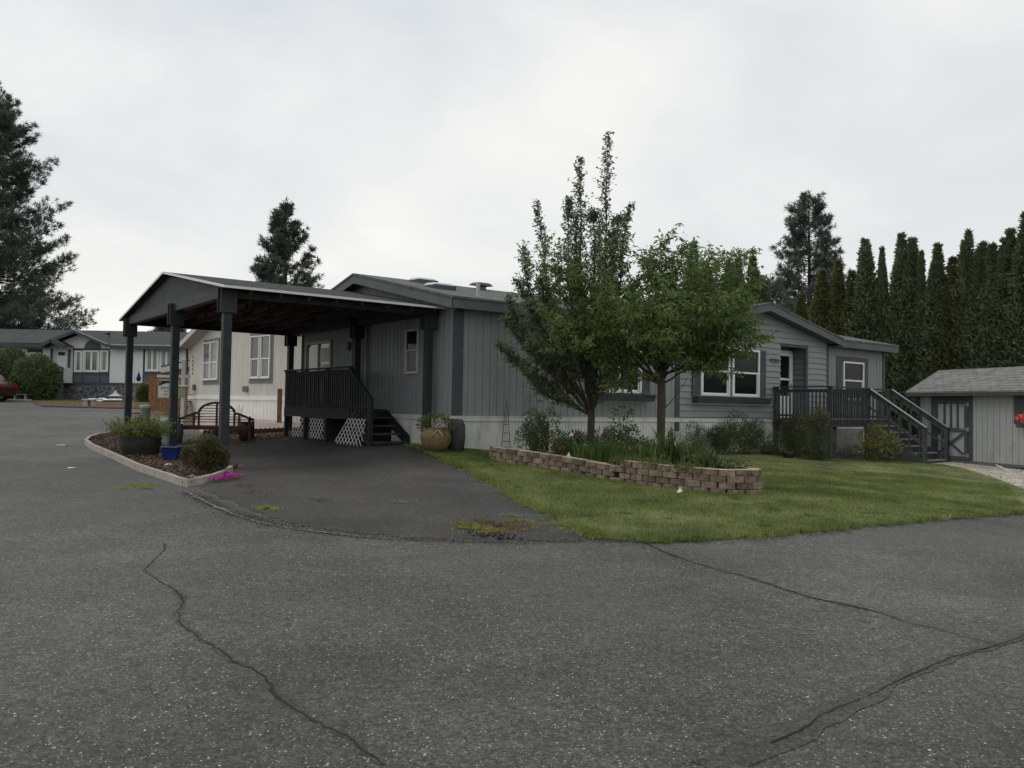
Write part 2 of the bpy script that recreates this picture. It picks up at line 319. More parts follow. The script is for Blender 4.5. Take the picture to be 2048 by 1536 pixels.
def inpoly(x, y, P):
    r = np.zeros(len(x), bool); n = len(P)
    for i in range(n):
        x0, y0 = P[i]; x1, y1 = P[(i + 1) % n]
        c = ((y0 > y) != (y1 > y)) & (x < (x1 - x0) * (y - y0) / (y1 - y0 + 1e-12) + x0); r ^= c
    return r
def drape(poly, off, cell=.5, hf=None):
    bm = bmesh.new(); vs = [bm.verts.new((p[0], p[1], 0)) for p in poly]
    for t in tessellate_polygon([[Vector((p[0], p[1], 0)) for p in poly]]):
        try: bm.faces.new([vs[i] for i in t])
        except ValueError: pass
    xs = [p[0] for p in poly]; ys = [p[1] for p in poly]
    for ax, lo, hi in ((0, min(xs), max(xs)), (1, min(ys), max(ys))):
        k = math.ceil(lo / cell)
        while k * cell < hi:
            pc = [0, 0, 0]; pn = [0, 0, 0]; pc[ax] = k * cell + 1e-4; pn[ax] = 1
            bmesh.ops.bisect_plane(bm, geom=bm.verts[:] + bm.edges[:] + bm.faces[:], plane_co=pc, plane_no=pn); k += 1
    bm.verts.index_update(); X = np.array([v.co.x for v in bm.verts]); Yy = np.array([v.co.y for v in bm.verts])
    Z = (hf or HV)(X, Yy) + off; mb = MB(); mb.v = [(float(a), float(b), float(c)) for a, b, c in zip(X, Yy, Z)]
    for f in bm.faces:
        f.normal_update(); idx = [v.index for v in f.verts]; mb.f.append(tuple(idx if f.normal.z > 0 else idx[::-1])); mb.mi.append(0)
    for e in bm.edges:
        if len(e.link_faces) == 1:
            a, b = mb.v[e.verts[0].index], mb.v[e.verts[1].index]
            if e.link_loops[0].vert != e.verts[0]: a, b = b, a
            mb.face([b, a, (a[0], a[1], a[2] - .06), (b[0], b[1], b[2] - .06)])
    bm.free(); return mb

# leaves: C centres, D directions, size arrays -> quads
def leafquads(C, D, L, Wd, fold=.25, seed=1):
    r = np.random.default_rng(seed); n = len(C); D = D / (np.linalg.norm(D, axis=1, keepdims=True) + 1e-9)
    Rn = r.normal(size=(n, 3)); S = np.cross(D, Rn); S /= (np.linalg.norm(S, axis=1, keepdims=True) + 1e-9); Nn = np.cross(D, S)
    L = np.broadcast_to(np.asarray(L, float), (n,))[:, None]; Wd = np.broadcast_to(np.asarray(Wd, float), (n,))[:, None]
    m = C + D * L * .5 + Nn * Wd * fold
    V = np.stack([C, m + S * Wd * .5, C + D * L - Nn * L * .08, m - S * Wd * .5], 1).reshape(-1, 3)
    return V, np.arange(4 * n).reshape(n, 4)
def addq(mb, VF, mi=0):
    V, Fq = VF; n = len(mb.v); mb.v += list(map(tuple, V.tolist())); mb.f += list(map(tuple, (Fq + n).tolist())); mb.mi += [mi] * len(Fq); return mb

# ------------------------------------------------------------------ ground sheets
M_ground = mat('ground_dirt_grass', (.07, .085, .035), .95, .35, 1.5, .6, 40, col2=(.14, .12, .07))
M_lawn = mat('lawn_turf', (.06, .095, .025), .95, .3, .8, .8, 50, col2=(.20, .20, .085), dirt=((.2, .17, .10), 1.1, .55))
M_road = asphalt('road_asphalt', (.070, .069, .065), (.52, .505, .47), .11, (.055, .055, .056), .30)
M_drive = asphalt('driveway_asphalt', (.045, .044, .042), (.32, .31, .29), .05, (.036, .036, .037), .32)
M_crack = mat('crack_dark', (.022, .022, .022), .95, .3, 20, .5, 80)
M_tar = asphalt('tar_band', (.055, .055, .051), (.2, .2, .2), .01, None, .12)
M_gravel = asphalt('gravel', (.36, .33, .28), (.6, .56, .5), .2, None, .3)
gx = sorted(set([-700, -350, -180, -110] + list(range(-80, -36, 4)) + list(range(-36, 30)) + list(range(30, 82, 4)) + [110, 180, 350, 700]))
gy = sorted(set([-300, -120, -60] + list(range(-40, 0, 4)) + list(range(0, 60)) + list(range(60, 100, 4)) + [130, 200, 400, 900]))
XX, YY = np.meshgrid(gx, gy); ZZ = HV(XX, YY) - .08; g = MB()
g.v = [(float(a), float(b), float(c)) for a, b, c in zip(XX.ravel(), YY.ravel(), ZZ.ravel())]; nx = len(gx)
g.f = [(j * nx + i, j * nx + i + 1, (j + 1) * nx + i + 1, (j + 1) * nx + i) for j in range(len(gy) - 1) for i in range(nx - 1)]
struct(g, 'ground', M_ground)
road_poly = [(-60, 44.3), (-27.5, 44.3), (-24.6, 44.0), (-20.2, 38.5), (-15.2, 37.5), (-14.2, 33.5), (-11.4, 27.5), (-7.5, 23.6), (-5, 18), (0, 14), (6, 14), (10, 15.5), (14, 17.5), (45, 24), (60, 20), (60, -30), (-60, -30)]
struct(drape(road_poly, 0, 1.0), 'road', M_road)
edge_px = [(822,893),(850,905),(880,918),(905,930),(940,943),(965,958),(995,975),(1020,990),(1035,1003),(1075,1020),(1110,1035),(1135,1052),(1165,1065),(1195,1080),(1240,1084),(1300,1087),(1350,1086),(1420,1082),(1500,1078),(1600,1069),(1750,1053),(1900,1040),(2048,1028)]
edge = [G(*p) for p in edge_px]
def wig(pts, amp, step=.18, seed=3):
    r = random.Random(seed); o = []
    for a, b in zip(pts, pts[1:]):
        d = math.dist(a, b); k = max(1, int(d / step))
        for i in range(k):
            t = i / k; o.append((a[0] + (b[0] - a[0]) * t + r.uniform(-amp, amp), a[1] + (b[1] - a[1]) * t + r.uniform(-amp, amp)))
    o.append(pts[-1]); return o
edge_w = wig(edge, .065, .14)
path_edge = [G(2047, 981), G(1985, 957), G(1925, 939), G(1885, 931)]
HX, HY, HA = -1.25, 18.45, R(37)     # corner of the main house and its heading
ca, sa = math.cos(HA), math.sin(HA)
def hw(s, a): return (HX + s * ca - a * sa, HY + s * sa + a * ca)
lawn_poly = edge_w + [(12.0, 14.6)] + path_edge + [(11.4, 24.6), hw(15, .3), hw(8, .3), hw(.2, .3), hw(-.35, .2)]
lawn = drape(lawn_poly, .035, .5); struct(lawn, 'lawn', M_lawn)
path_poly = path_edge[::-1] + [(12.0, 14.6), (16, 16), (17, 23), (13.6, 27), (11.4, 26.5), (11.4, 24.6)]
struct(drape(path_poly, .02, .5), 'gravel_path', M_gravel)
seam = [G(*p) for p in [(1195,1081),(1120,1083),(1000,1081),(900,1079),(800,1076),(700,1066),(620,1055),(560,1043),(520,1030),(480,1012),(440,995),(395,975)]]
drive_poly = [(p[0] + .03, p[1] + .02) for p in wig(edge[:14], .02)][::-1]
CPX, CPY = -5.61, 16.2
def cw(s, a): return (CPX + s * ca - a * sa, CPY + s * sa + a * ca)
drive_poly = drive_poly + [hw(-.1, .0), hw(-.1, 8.8), cw(3.4, 7.4), cw(.3, 8.2), cw(.12, 4), cw(.12, .1), G(470, 946), G(400, 972)] + wig(seam[::-1], .05, .12)[1:-1]
struct(drape(drive_poly, .007, .5), 'driveway', M_drive)
far_lawn = [(-60, 46.5), (-28, 45.2), (-24.5, 43.6), (-21, 43), (-14.5, 42.5), (-12, 60), (-60, 60)]
struct(drape(far_lawn, .03, 1.0), 'far_lawn', mat('far_turf', (.10, .12, .04), .95, .25, 1.2, .5, 30, col2=(.17, .17, .07)))
mul = [(-24.6, 42.6), (-22.5, 42.9), (-16, 42.0), (-15.2, 37.6), (-18, 37.2), (-21.5, 37.9)]
struct(drape(mul, .05, 1.0), 'bark_mulch_bed', mat('red_mulch', (.085, .045, .035), .95, .4, 6, .8, 40, col2=(.15, .085, .07)))

# cracks and tar seams: thin ribbons lying on the asphalt
def ribbon(px, w0, w1, off, jit, seed, step=.05):
    r = random.Random(seed); P = [G(*p) for p in px]; P = wig(P, jit, step, seed); mb = MB(); k = len(P); L_ = []; R_ = []
    for i, p in enumerate(P):
        a = P[max(i - 2, 0)]; b = P[min(i + 2, k - 1)]; dx, dy = b[0] - a[0], b[1] - a[1]; q = math.hypot(dx, dy) + 1e-6
        w = (w0 + (w1 - w0) * i / k) * (r.uniform(.45, 1.3) + .9 * max(0, math.sin(i * .21 + seed) * math.sin(i * .057 + 2 * seed))) / 2; nx_, ny_ = -dy / q * w, dx / q * w
        L_.append((p[0] + nx_, p[1] + ny_)); R_.append((p[0] - nx_, p[1] - ny_))
    A = np.array(L_ + R_); Z = HV(A[:, 0], A[:, 1]) + off
    mb.v = [(float(a[0]), float(a[1]), float(z)) for a, z in zip(A, Z)]
    mb.f = [(k + i, k + i + 1, i + 1, i) for i in range(k - 1)]; mb.mi = [0] * (k - 1); return mb
cr1 = [(328,1088),(330,1100),(310,1120),(287,1140),(320,1165),(352,1182),(368,1205),(355,1228),(362,1248),(392,1270),(410,1288),(440,1302),(468,1325),(500,1342),(530,1360),(540,1370),(543,1388),(585,1418),(635,1448),(690,1480),(730,1508),(765,1538)]
struct(ribbon(cr1, .011, .012, .004, .010, 1), 'road_crack', M_crack)
cr2 = [(1285,1085),(1310,1098),(1345,1112),(1390,1128),(1440,1142),(1500,1158),(1560,1178),(1620,1196),(1680,1210),(1750,1226),(1820,1248),(1890,1266),(1960,1285),(2000,1292)]
struct(ribbon(cr2, .016, .012, .008, .008, 2), 'road_crack', M_crack)
struct(ribbon([(352,1180),(366,1200),(356,1228),(368,1252),(398,1272)], .05, .04, .0025, .01, 5), 'tar_seam', M_tar)
struct(ribbon([(2100,1262),(2040,1275),(1990,1292),(1940,1305),(1880,1325),(1800,1360),(1740,1395),(1680,1420),(1620,1450),(1560,1485),(1500,1512),(1430,1545)], .10, .13, .0035, .008, 3, .12), 'tar_seam', M_tar)
struct(ribbon([(2100,1262),(2040,1278),(1980,1296),(1900,1318),(1790,1366),(1735,1398),(1680,1415),(1640,1435),(1600,1468),(1540,1490)], .008, .008, .008, .006, 4), 'road_crack', M_crack)
for k_, br in enumerate(([(352,1182),(368,1205),(355,1228),(362,1248),(392,1270),(410,1288),(440,1302),(468,1325)],[(540,1370),(585,1418),(635,1448),(690,1480),(765,1538)],[(1390,1128),(1500,1158),(1620,1196),(1750,1226)])):
    struct(ribbon(br, .05, .04, .002, .012, 50 + k_), 'tar_seam', M_tar)
M_seam = mat('seam_grit', (.09, .088, .08), .95, .4, 18, .5, col2=(.26, .24, .21))
struct(ribbon([(372,985),(400,1000),(430,1015),(470,1032),(520,1048),(570,1058),(640,1068),(720,1076),(800,1082)], .05, .015, .018, .022, 6, .05), 'grit_seam', M_seam)
q_ = np.random.default_rng(77); sp_ = wig([G(*p) for p in [(372,985),(430,1012),(480,1030),(560,1052),(640,1065),(740,1076),(860,1082),(1000,1085),(1120,1085),(1195,1083),(1290,1088)]], .02, .03, 9)
Pq = np.array(sp_); Pq = Pq[q_.integers(0, len(Pq), 5200)] + q_.normal(0, 1, (5200, 2)) * [.10, .08]; GRIT = np.stack([Pq[:, 0], Pq[:, 1], HV(Pq[:, 0], Pq[:, 1]) + .014], 1)
struct(ribbon([(800,1081),(900,1083),(1000,1086),(1100,1086),(1190,1085)], .010, .008, .012, .03, 7, .06), 'road_crack', M_crack)

# loose chippings on the near road, grass blades on the lawn
def blades(n, poly, h0, h1, w, off=.035, seed=5, lean=.5, dens=None):
    r = np.random.default_rng(seed); P = np.array(poly); lo = P.min(0); hi = P.max(0)
    x = r.uniform(lo[0], hi[0], n * 3); y = r.uniform(lo[1], hi[1], n * 3); k = inpoly(x, y, poly)
    if dens is not None: k &= r.uniform(size=len(x)) < dens(x, y)
    x = x[k][:n]; y = y[k][:n]; n = len(x)
    z = HV(x, y) + off - .01; h = r.uniform(h0, h1, n); a = r.uniform(0, 2 * np.pi, n); l = r.uniform(0, lean, n) * h; wv = w * r.uniform(.6, 1.4, n) / 2
    px = -np.sin(a) * wv; py = np.cos(a) * wv
    V = np.stack([np.stack([x - px, y - py, z], 1), np.stack([x + px, y + py, z], 1), np.stack([x + np.cos(a) * l, y + np.sin(a) * l, z + h], 1)], 1).reshape(-1, 3)
    mb = MB(); mb.v = list(map(tuple, V.tolist())); mb.f = list(map(tuple, np.arange(3 * n).reshape(n, 3).tolist())); mb.mi = [0] * n; return mb
near_lawn = edge_w + [(9.5, 15.5), (10.8, 18), (9.5, 20), (5.5, 19.8), (2, 19.5), hw(.5, -.3), hw(-.2, .1)]
def clump(x, y): return .35 + .65 * ((np.sin(x * 2.3 + 1.3 * np.sin(y * 1.7)) * np.sin(y * 2.9 + np.sin(x * 1.1)) + 1) / 2)
struct(blades(170000, near_lawn, .025, .06, .009, dens=clump), 'grass', M_grass, smooth=False, kind='stuff')
struct(blades(60000, lawn_poly, .02, .045, .012, seed=8), 'grass', M_grass, smooth=False, kind='stuff')
# taller tufts and dry fringe on the lawn edge
fr = []
for (ax, ay), (bx, by) in zip(edge, edge[1:]): fr.append((ax, ay))
fring = [(p[0] - .06, p[1] - .07) for p in edge] + [(p[0] + .12, p[1] + .14) for p in edge[::-1]]
struct(blades(26000, fring, .03, .10, .011, seed=9, lean=1.1), 'grass', M_grass, smooth=False, kind='stuff')
struct(blades(7000, fring, .01, .035, .014, seed=10, lean=1.6), 'dry_grass', leafmat('dry_grass', (.2, .15, .08), (.38, .3, .18), None, .1, .9), smooth=False, kind='stuff')
fl = [(-27, 45.4), (-24.5, 43.7), (-14.6, 42.7), (-13, 48.5), (-32, 48.5), (-32, 45.8)]
struct(blades(9000, fl, .03, .07, .03, seed=11), 'far_grass', leafmat('far_grass', (.09, .12, .03), (.17, .19, .06), None, .2), smooth=False, kind='stuff')

# ------------------------------------------------------------------ main house
ZS, ZW, ZE, SL = 1.32, 3.72, 3.94, .2186      # skirt top, soffit, eave top, roof slope
LH, WH, AR = 18.04, 8.6, 4.5
def text_mesh(name, s, size, m, parent, loc, rot, extrude=.006, align='CENTER'):
    c = bpy.data.curves.new(name, 'FONT'); c.body = s; c.size = size; c.extrude = extrude; c.align_x = align; c.align_y = 'CENTER'
    t = bpy.data.objects.new(name, c); COL.objects.link(t); dg = bpy.context.evaluated_depsgraph_get(); me = bpy.data.meshes.new_from_object(t.evaluated_get(dg))
    bpy.data.objects.remove(t); o = bpy.data.objects.new(name, me); COL.objects.link(o); me.materials.clear(); me.materials.append(m)
    if parent is not None: o.parent = parent; z0 = rootof(parent)[2]
    else: z0 = 0
    o.location = (loc[0], loc[1], loc[2] - z0); o.rotation_euler = rot; return o
house = thing('manufactured_house', 'long grey green single storey house with white skirting and front gable behind two young trees', 'house', HX, HY, HA)
# profile helpers work in (along, out) coordinates; P maps them to house coordinates
def grooved(mb, P, a0, a1, zb, zt, pitch=.203, gw=.014, gd=.012, seed=1):
    r = random.Random(seed); k = a0; xs = [(a0, 0)]
    x = a0 + .06; i = 0
    while x < a1 - .05:
        xs += [(x, 0), (x, gd), (x + gw, gd), (x + gw, 0)]; x += pitch if i % 6 else pitch * .8; i += 1
    xs.append((a1, 0))
    for (x0, d0), (x1, d1) in zip(xs, xs[1:]):
        mb.face([P(x0, d0, zb), P(x1, d1, zb), P(x1, d1, zt(x1)), P(x0, d0, zt(x0))])
front = lambda x, d, z: (x, d, z)
gend = lambda y, d, z: (d, y, z)
w = MB()
grooved(w, front, .09, 7.17, ZS, lambda s: ZW + .1); w.build('wall_panel', M_side, house)
w = MB(); grooved(w, front, 14.55, 17.95, ZS, lambda s: ZW + .1, seed=3); w.build('wall_panel', M_side, house)
w = MB(); grooved(w, lambda y, d, z: (d, y, z), .09, WH, ZS, lambda a: ZE - .02 + SL * (min(a, 9 - a) + .35)); w.build('wall_panel', M_side, house)
w = MB(); w.face([(0, WH, .4), (LH, WH, .4), (LH, WH, ZW), (0, WH, ZW)]); w.face([(LH, 0, .3), (LH, WH, .3), (LH, WH, ZE), (LH, AR, ZE + 1), (LH, 0, ZE)])
w.box(.3, LH - .3, 1.2, WH - .2, .2, ZW); w.build('wall_panel', M_side, house)
# lap sided gable wall with a recessed entry
GC, GH = 10.9, 3.93
gz = lambda s: 4.74 - .214 * abs(s - GC)
def lap(mb, P, a0, a1, z0, z1, opens, rowh=.178, zt=None, proud=.032):
    z = z0
    while z < z1 - .01:
        zh = min(z + rowh, z1); ints = [(a0, a1)]
        if zt:
            hw_ = lambda q: (4.74 - q) / .214
            lo, hi = max(a0, GC - hw_(z)), min(a1, GC + hw_(z))
            if hi - lo < .1: break
            ints = [(lo, hi)]
        for (o0, o1, oz0, oz1) in opens:
            if z < oz1 - .02 and zh > oz0 + .02:
                n_ = []
                for a, b in ints:
                    if o0 <= a and o1 >= b: continue
                    if o0 > a and o0 < b: n_.append((a, o0))
                    if o1 > a and o1 < b: n_.append((o1, b))
                    if o1 <= a or o0 >= b: n_.append((a, b))
                ints = n_
        for a, b in ints:
            ta, tb = a, b
            if zt: ta, tb = max(a, GC - hw_(zh)), min(b, GC + hw_(zh)); tb = max(tb, ta + .01)
            mb.face([P(a, -proud, z), P(b, -proud, z), P(tb, -.002, zh), P(ta, -.002, zh)])
            mb.face([P(a, .0, z + .004), P(b, .0, z + .004), P(b, -proud, z), P(a, -proud, z)])
        z = zh
w = MB(); lap(w, front, 7.35, 14.45, ZS + .02, 4.74, [(11.95, 13.36, 1.0, 3.62)], zt=True); w.build('gable_wall', M_lap, house)
w = MB(); w.face([(7.3, .012, ZS), (11.95, .012, ZS), (11.95, .012, 3.62), (7.3, .012, 3.62)]); w.face([(13.36, .012, ZS), (14.5, .012, ZS), (14.5, .012, 3.62), (13.36, .012, 3.62)])
w.face([(7.3, .012, 3.62), (14.5, .012, 3.62), (14.5, .012, 3.95), (GC, .012, 4.72), (7.3, .012, 3.95)])
w.build('sheathing', mat('sheath', (.05, .055, .055), .9), house)
w = MB(); D = .56
lap(w, lambda y, d, z: (13.36 + d, y, z), 0, D, ZS, 3.62, [])
w.face([(11.95, D, ZS), (13.36, D, ZS), (13.36, D, 3.62), (11.95, D, 3.62)])
w.face([(11.95, 0, ZS), (11.95, D, ZS), (11.95, D, 3.62), (11.95, 0, 3.62)]); w.face([(11.95, 0, 3.62), (13.36, 0, 3.62), (13.36, D, 3.62), (11.95, D, 3.62)])
w.face([(11.95, 0, ZS), (13.36, 0, ZS), (13.36, D, ZS), (11.95, D, ZS)])
w.build('entry_recess', mat('recess_paint', (.17, .19, .19), .8, .1, 3), house)
# trims, one object each
for bx_ in [(s0, s1, -.028, .02, ZS if s0 != 7.17 else .95, ZW + .05) for s0, s1 in ((-.02, .17), (7.17, 7.35), (14.44, 14.56), (17.93, 18.07))] + [(-.028, -.0205, -.02, .12, ZS, ZW + .05), (-.03, 0, 8.5, 8.62, ZS, ZW), (13.28, 13.40, -.03, .02, ZS, 3.555), (11.93, 13.40, -.026, .02, 3.56, 3.64), (-.03, 0, 4.75, 4.87, ZS, ZW + .4)]:
    w = MB(); w.box(*bx_); w.build('corner_trim', M_trim, house, bevel=.004)
# skirting: corrugated, with a smooth band
def corr(mb, P, a0, a1, zb, zt, pitch=.105):
    x = a0; k = 0
    while x < a1:
        x1 = min(x + pitch, a1); q = pitch
        for (t0, d0), (t1, d1) in (((0, 0), (.18, -.014)), ((.18, -.014), (.30, -.014)), ((.30, -.014), (.48, 0)), ((.48, 0), (1, 0))):
            mb.face([P(min(x + t0 * q, a1), d0, zb), P(min(x + t1 * q, a1), d1, zb), P(min(x + t1 * q, a1), d1, zt), P(min(x + t0 * q, a1), d0, zt)])
        x = x1; k += 1
w = MB(); corr(w, front, 0, 2.62, .1, ZS - .12); corr(w, front, 2.70, LH, -.1, ZS - .12); corr(w, gend, 0, 2.9, .2, ZS - .12)
w.build('skirting', M_skirt, house)
w = MB(); w.box(-.03, LH + .01, -.036, 0, ZS - .115, ZS - .002); w.box(-.036, -.001, 0, 3.0, ZS - .115, ZS - .002)
w.box(-.03, LH + .01, -.050, -.037, ZS - .02, ZS - .002); w.build('skirting_band', M_skirt, house)
w = MB(); w.box(2.61, 2.71, .006, .05, -.1, ZS - .12); w.box(-.03, LH, .03, .06, -.2, .5); w.box(-.02, -.001, 2.92, WH, .2, ZS)
w.build('shade_backing', mat('shade_black', (.006, .006, .006), 1), house)  # black sheets stand in for shade behind the skirting slit and under the porch
# roof
def roofslab(mb, ring, t=.05): mb.slab(ring, (0, 0, -t))
w = MB(); zr = ZE + SL * (AR + .35)
w2 = [(-.38, -.38), (LH + .38, AR)]
GCx, GHx, amx = 10.9, 3.93, (4.80 - ZE) / SL - .35
roofslab(w, [(-.38, -.36, ZE), (GCx - GHx, -.36, ZE), (GCx, amx, 4.80), (GCx + GHx, -.36, ZE), (LH + .38, -.36, ZE), (LH + .38, AR, zr), (-.38, AR, zr)])
roofslab(w, [(-.38, AR, zr), (LH + .38, AR, zr), (LH + .38, 9.36, ZE), (-.38, 9.36, ZE)])
za = 4.80; am = (za - ZE) / SL - .35
roofslab(w, [(GC, -.42, za), (GC, am, za + .015), (GC - GH, -.34, ZE + .03), (GC - GH, -.42, ZE + .02)])
roofslab(w, [(GC, -.42, za), (GC + GH, -.42, ZE + .02), (GC + GH, -.34, ZE + .03), (GC, am, za + .015)])
roof = w.build('roof', M_roof, house)
w = MB()
w.box(-.38, GC - GH - .02, -.34, -.31, ZE - .26, ZE - .05); w.box(GC + GH + .02, LH + .38, -.34, -.31, ZE - .26, ZE - .05)
w.box(-.38, LH + .38, 9.3, 9.33, ZE - .26, ZE - .05)
for sx_ in (-.36, LH + .34):
    for a0, a1, z0, z1 in ((-.34, AR, ZE - .05, zr - .05), (9.34, AR, ZE - .05, zr - .05)):
        w.hexa([(sx_, a0, z0 - .22), (sx_ + .03, a0, z0 - .22), (sx_ + .03, a1, z1 - .22), (sx_, a1, z1 - .22), (sx_, a0, z0), (sx_ + .03, a0, z0), (sx_ + .03, a1, z1), (sx_, a1, z1)])
for sg in (-1, 1):
    x0, x1, z0, z1 = GC, GC + sg * GH, za - .05, ZE - .03
    w.hexa([(x0, -.40, z0 - .21), (x0, -.365, z0 - .21), (x1, -.365, z1 - .21), (x1, -.40, z1 - .21), (x0, -.40, z0), (x0, -.365, z0), (x1, -.365, z1), (x1, -.40, z1)])
w.build('fascia', M_fas, house)
w = MB(); w.box(-.33, GC - GH, -.31, .0, ZW + .02, ZW + .04); w.box(GC + GH, LH + .3, -.31, .0, ZW + .02, ZW + .04)
for sg in (-1, 1):
    x0, x1 = GC, GC + sg * GH; w.face([(x0, -.36, za - .24), (x0, .0, za - .24), (x1, .0, ZE - .22), (x1, -.36, ZE - .22)])
w.box(GC - GH, GC - GH + .3, -.36, 0, ZE - .25, ZE - .23); w.box(GC + GH - .3, GC + GH, -.36, 0, ZE - .25, ZE - .23)
w.face([(-.33, -.3, ZE - .2), (0, -.3, ZE - .2), (0, AR, zr - .2), (-.33, AR, zr - .2)]); w.face([(-.33, 9.3, ZE - .2), (0, 9.3, ZE - .2), (0, AR, zr - .2), (-.33, AR, zr - .2)])
w.build('soffit', M_fas, house)
# roof fittings placed on the front slope
def onroof(px, py):
    r = ray(px, py)
    for i in range(1500, 3500):
        Y = i * .01; x, y, z = r.x * Y, Y, EYE + r.z * Y
        dx, dy = x - HX, y - HY; s, a = dx * ca + dy * sa, -dx * sa + dy * ca
        if a > -.35 and z <= ZE + SL * (a + .35): return s, a, ZE + SL * (a + .35)
    return 3, 3, 4.6
M_dome = mat('skylight_dome', (.48, .50, .58), .25, .1, 6, spec=.6)
for px, py in ((846, 566), (879, 577)):
    s, a, z = onroof(px, py); w = MB(); w.box(s - .31, s + .31, a - .28, a + .28, z - .1, z + .055); k = w.build('skylight', M_trim, house)
    w = MB(); w.hexa([(s - .33, a - .30, z + .02), (s + .33, a - .30, z + .02), (s + .33, a + .30, z + .06), (s - .33, a + .30, z + .06), (s - .26, a - .22, z + .11), (s + .26, a - .22, z + .11), (s + .26, a + .22, z + .14), (s - .26, a + .22, z + .14)])
    w.build('dome', M_dome, k, bevel=.03)
s, a, z = onroof(956, 592); w = MB(); w.lathe([(.0, z + .30), (.045, z + .30), (.045, z), (.15, z - .02), (.2, z - .05)], s, a, 12); w.build('vent_pipe', mat('vent_metal', (.25, .25, .27), .5), house, smooth=True)
s, a, z = onroof(962, 580); w = MB(); w.hexa([(s - .12, a - .1, z - .1), (s + .12, a - .1, z - .1), (s + .12, a + .1, z - .1), (s - .12, a + .1, z - .1), (s - .12, a - .1, z + .12), (s + .12, a - .1, z + .12), (s + .12, a + .1, z + .12), (s - .12, a + .1, z + .12)])
w.hexa([(s - .3, a - .22, z + .1), (s + .3, a - .22, z + .1), (s + .3, a + .22, z + .13), (s - .3, a + .22, z + .13), (s - .2, a - .16, z + .19), (s + .2, a - .16, z + .19), (s + .2, a + .16, z + .21), (s - .2, a + .16, z + .21)]); w.build('roof_vent', M_roof, house, bevel=.02)

# windows: frame with panes, generic mapping P(along, out (negative = proud), z)
def window(parent, P, a0, a1, z0, z1, cols, mid=None, fw=.05, g=None, mframe=None, name='window', z_pane=-.012, label=None):
    mb = MB()
    def bx(x0, x1, za_, zb, d0, d1):
        mb.hexa([P(x0, d0, za_), P(x1, d0, za_), P(x1, d1, za_), P(x0, d1, za_), P(x0, d0, zb), P(x1, d0, zb), P(x1, d1, zb), P(x0, d1, zb)])
    bx(a0, a1, z0, z0 + fw, -.055, -.003); bx(a0, a1, z1 - fw, z1, -.055, -.003); bx(a0, a0 + fw, z0 + fw, z1 - fw, -.054, -.003); bx(a1 - fw, a1, z0 + fw, z1 - fw, -.054, -.003)
    for c in cols: bx(c - fw * .5, c + fw * .5, z0 + fw, z1 - fw, -.050, -.004)
    edges = [a0 + fw] + [c for c in cols] + [a1 - fw]
    if mid is not None: bx(a0 + fw, a1 - fw, mid - fw * .45, mid + fw * .45, -.046, -.005)
    fr_ = mb.build(name, mframe or M_white, parent, bevel=.004, label=label)
    for i in range(len(edges) - 1):
        p = MB(); p.face([P(edges[i], z_pane, z0 + .02), P(edges[i + 1], z_pane, z0 + .02), P(edges[i + 1], z_pane, z1 - .02), P(edges[i], z_pane, z1 - .02)]); 
        p.build('pane', (g[i] if isinstance(g, list) else g) or M_glass, fr_)
        q = MB(); e0, e1 = edges[i] + .035, edges[i + 1] - .035   # sash rails
        zz0, zz1 = z0 + fw, (mid if mid else z1) - fw * .5
        def bx2(x0, x1, za_, zb): q.hexa([P(x0, -.034, za_), P(x1, -.034, za_), P(x1, -.008, za_), P(x0, -.008, za_), P(x0, -.034, zb), P(x1, -.034, zb), P(x1, -.008, zb), P(x0, -.008, zb)])
        bx2(e0 - .012, e0 + .02, zz0, zz1); bx2(e1 - .02, e1 + .012, zz0, zz1); bx2(e0 + .02, e1 - .02, zz0, zz0 + .03); q.build('sash', mframe or M_white, fr_)
    return fr_
def shutter(parent, P, a0, a1, z0, z1, m):
    mb = MB()
    def bx(x0, x1, za_, zb, d0, d1): mb.hexa([P(x0, d0, za_), P(x1, d0, za_), P(x1, d1, za_), P(x0, d1, za_), P(x0, d0, zb), P(x1, d0, zb), P(x1, d1, zb), P(x0, d1, zb)])
    bx(a0, a0 + .045, z0, z1, -.05, -.018); bx(a1 - .045, a1, z0, z1, -.05, -.018); zm = (z0 + z1) / 2
    for q in (z0, zm - .03, z1 - .06): bx(a0 + .045, a1 - .045, q, q + .06, -.049, -.018)
    z = z0 + .07
    while z < z1 - .08:
        if abs(z - zm) > .05: mb.hexa([P(a0 + .045, -.047, z), P(a1 - .045, -.047, z), P(a1 - .045, -.02, z + .02), P(a0 + .045, -.02, z + .02), P(a0 + .045, -.043, z + .008), P(a1 - .045, -.043, z + .008), P(a1 - .045, -.02, z + .03), P(a0 + .045, -.02, z + .03)])
        z += .036
    return mb.build('shutter', m, parent)
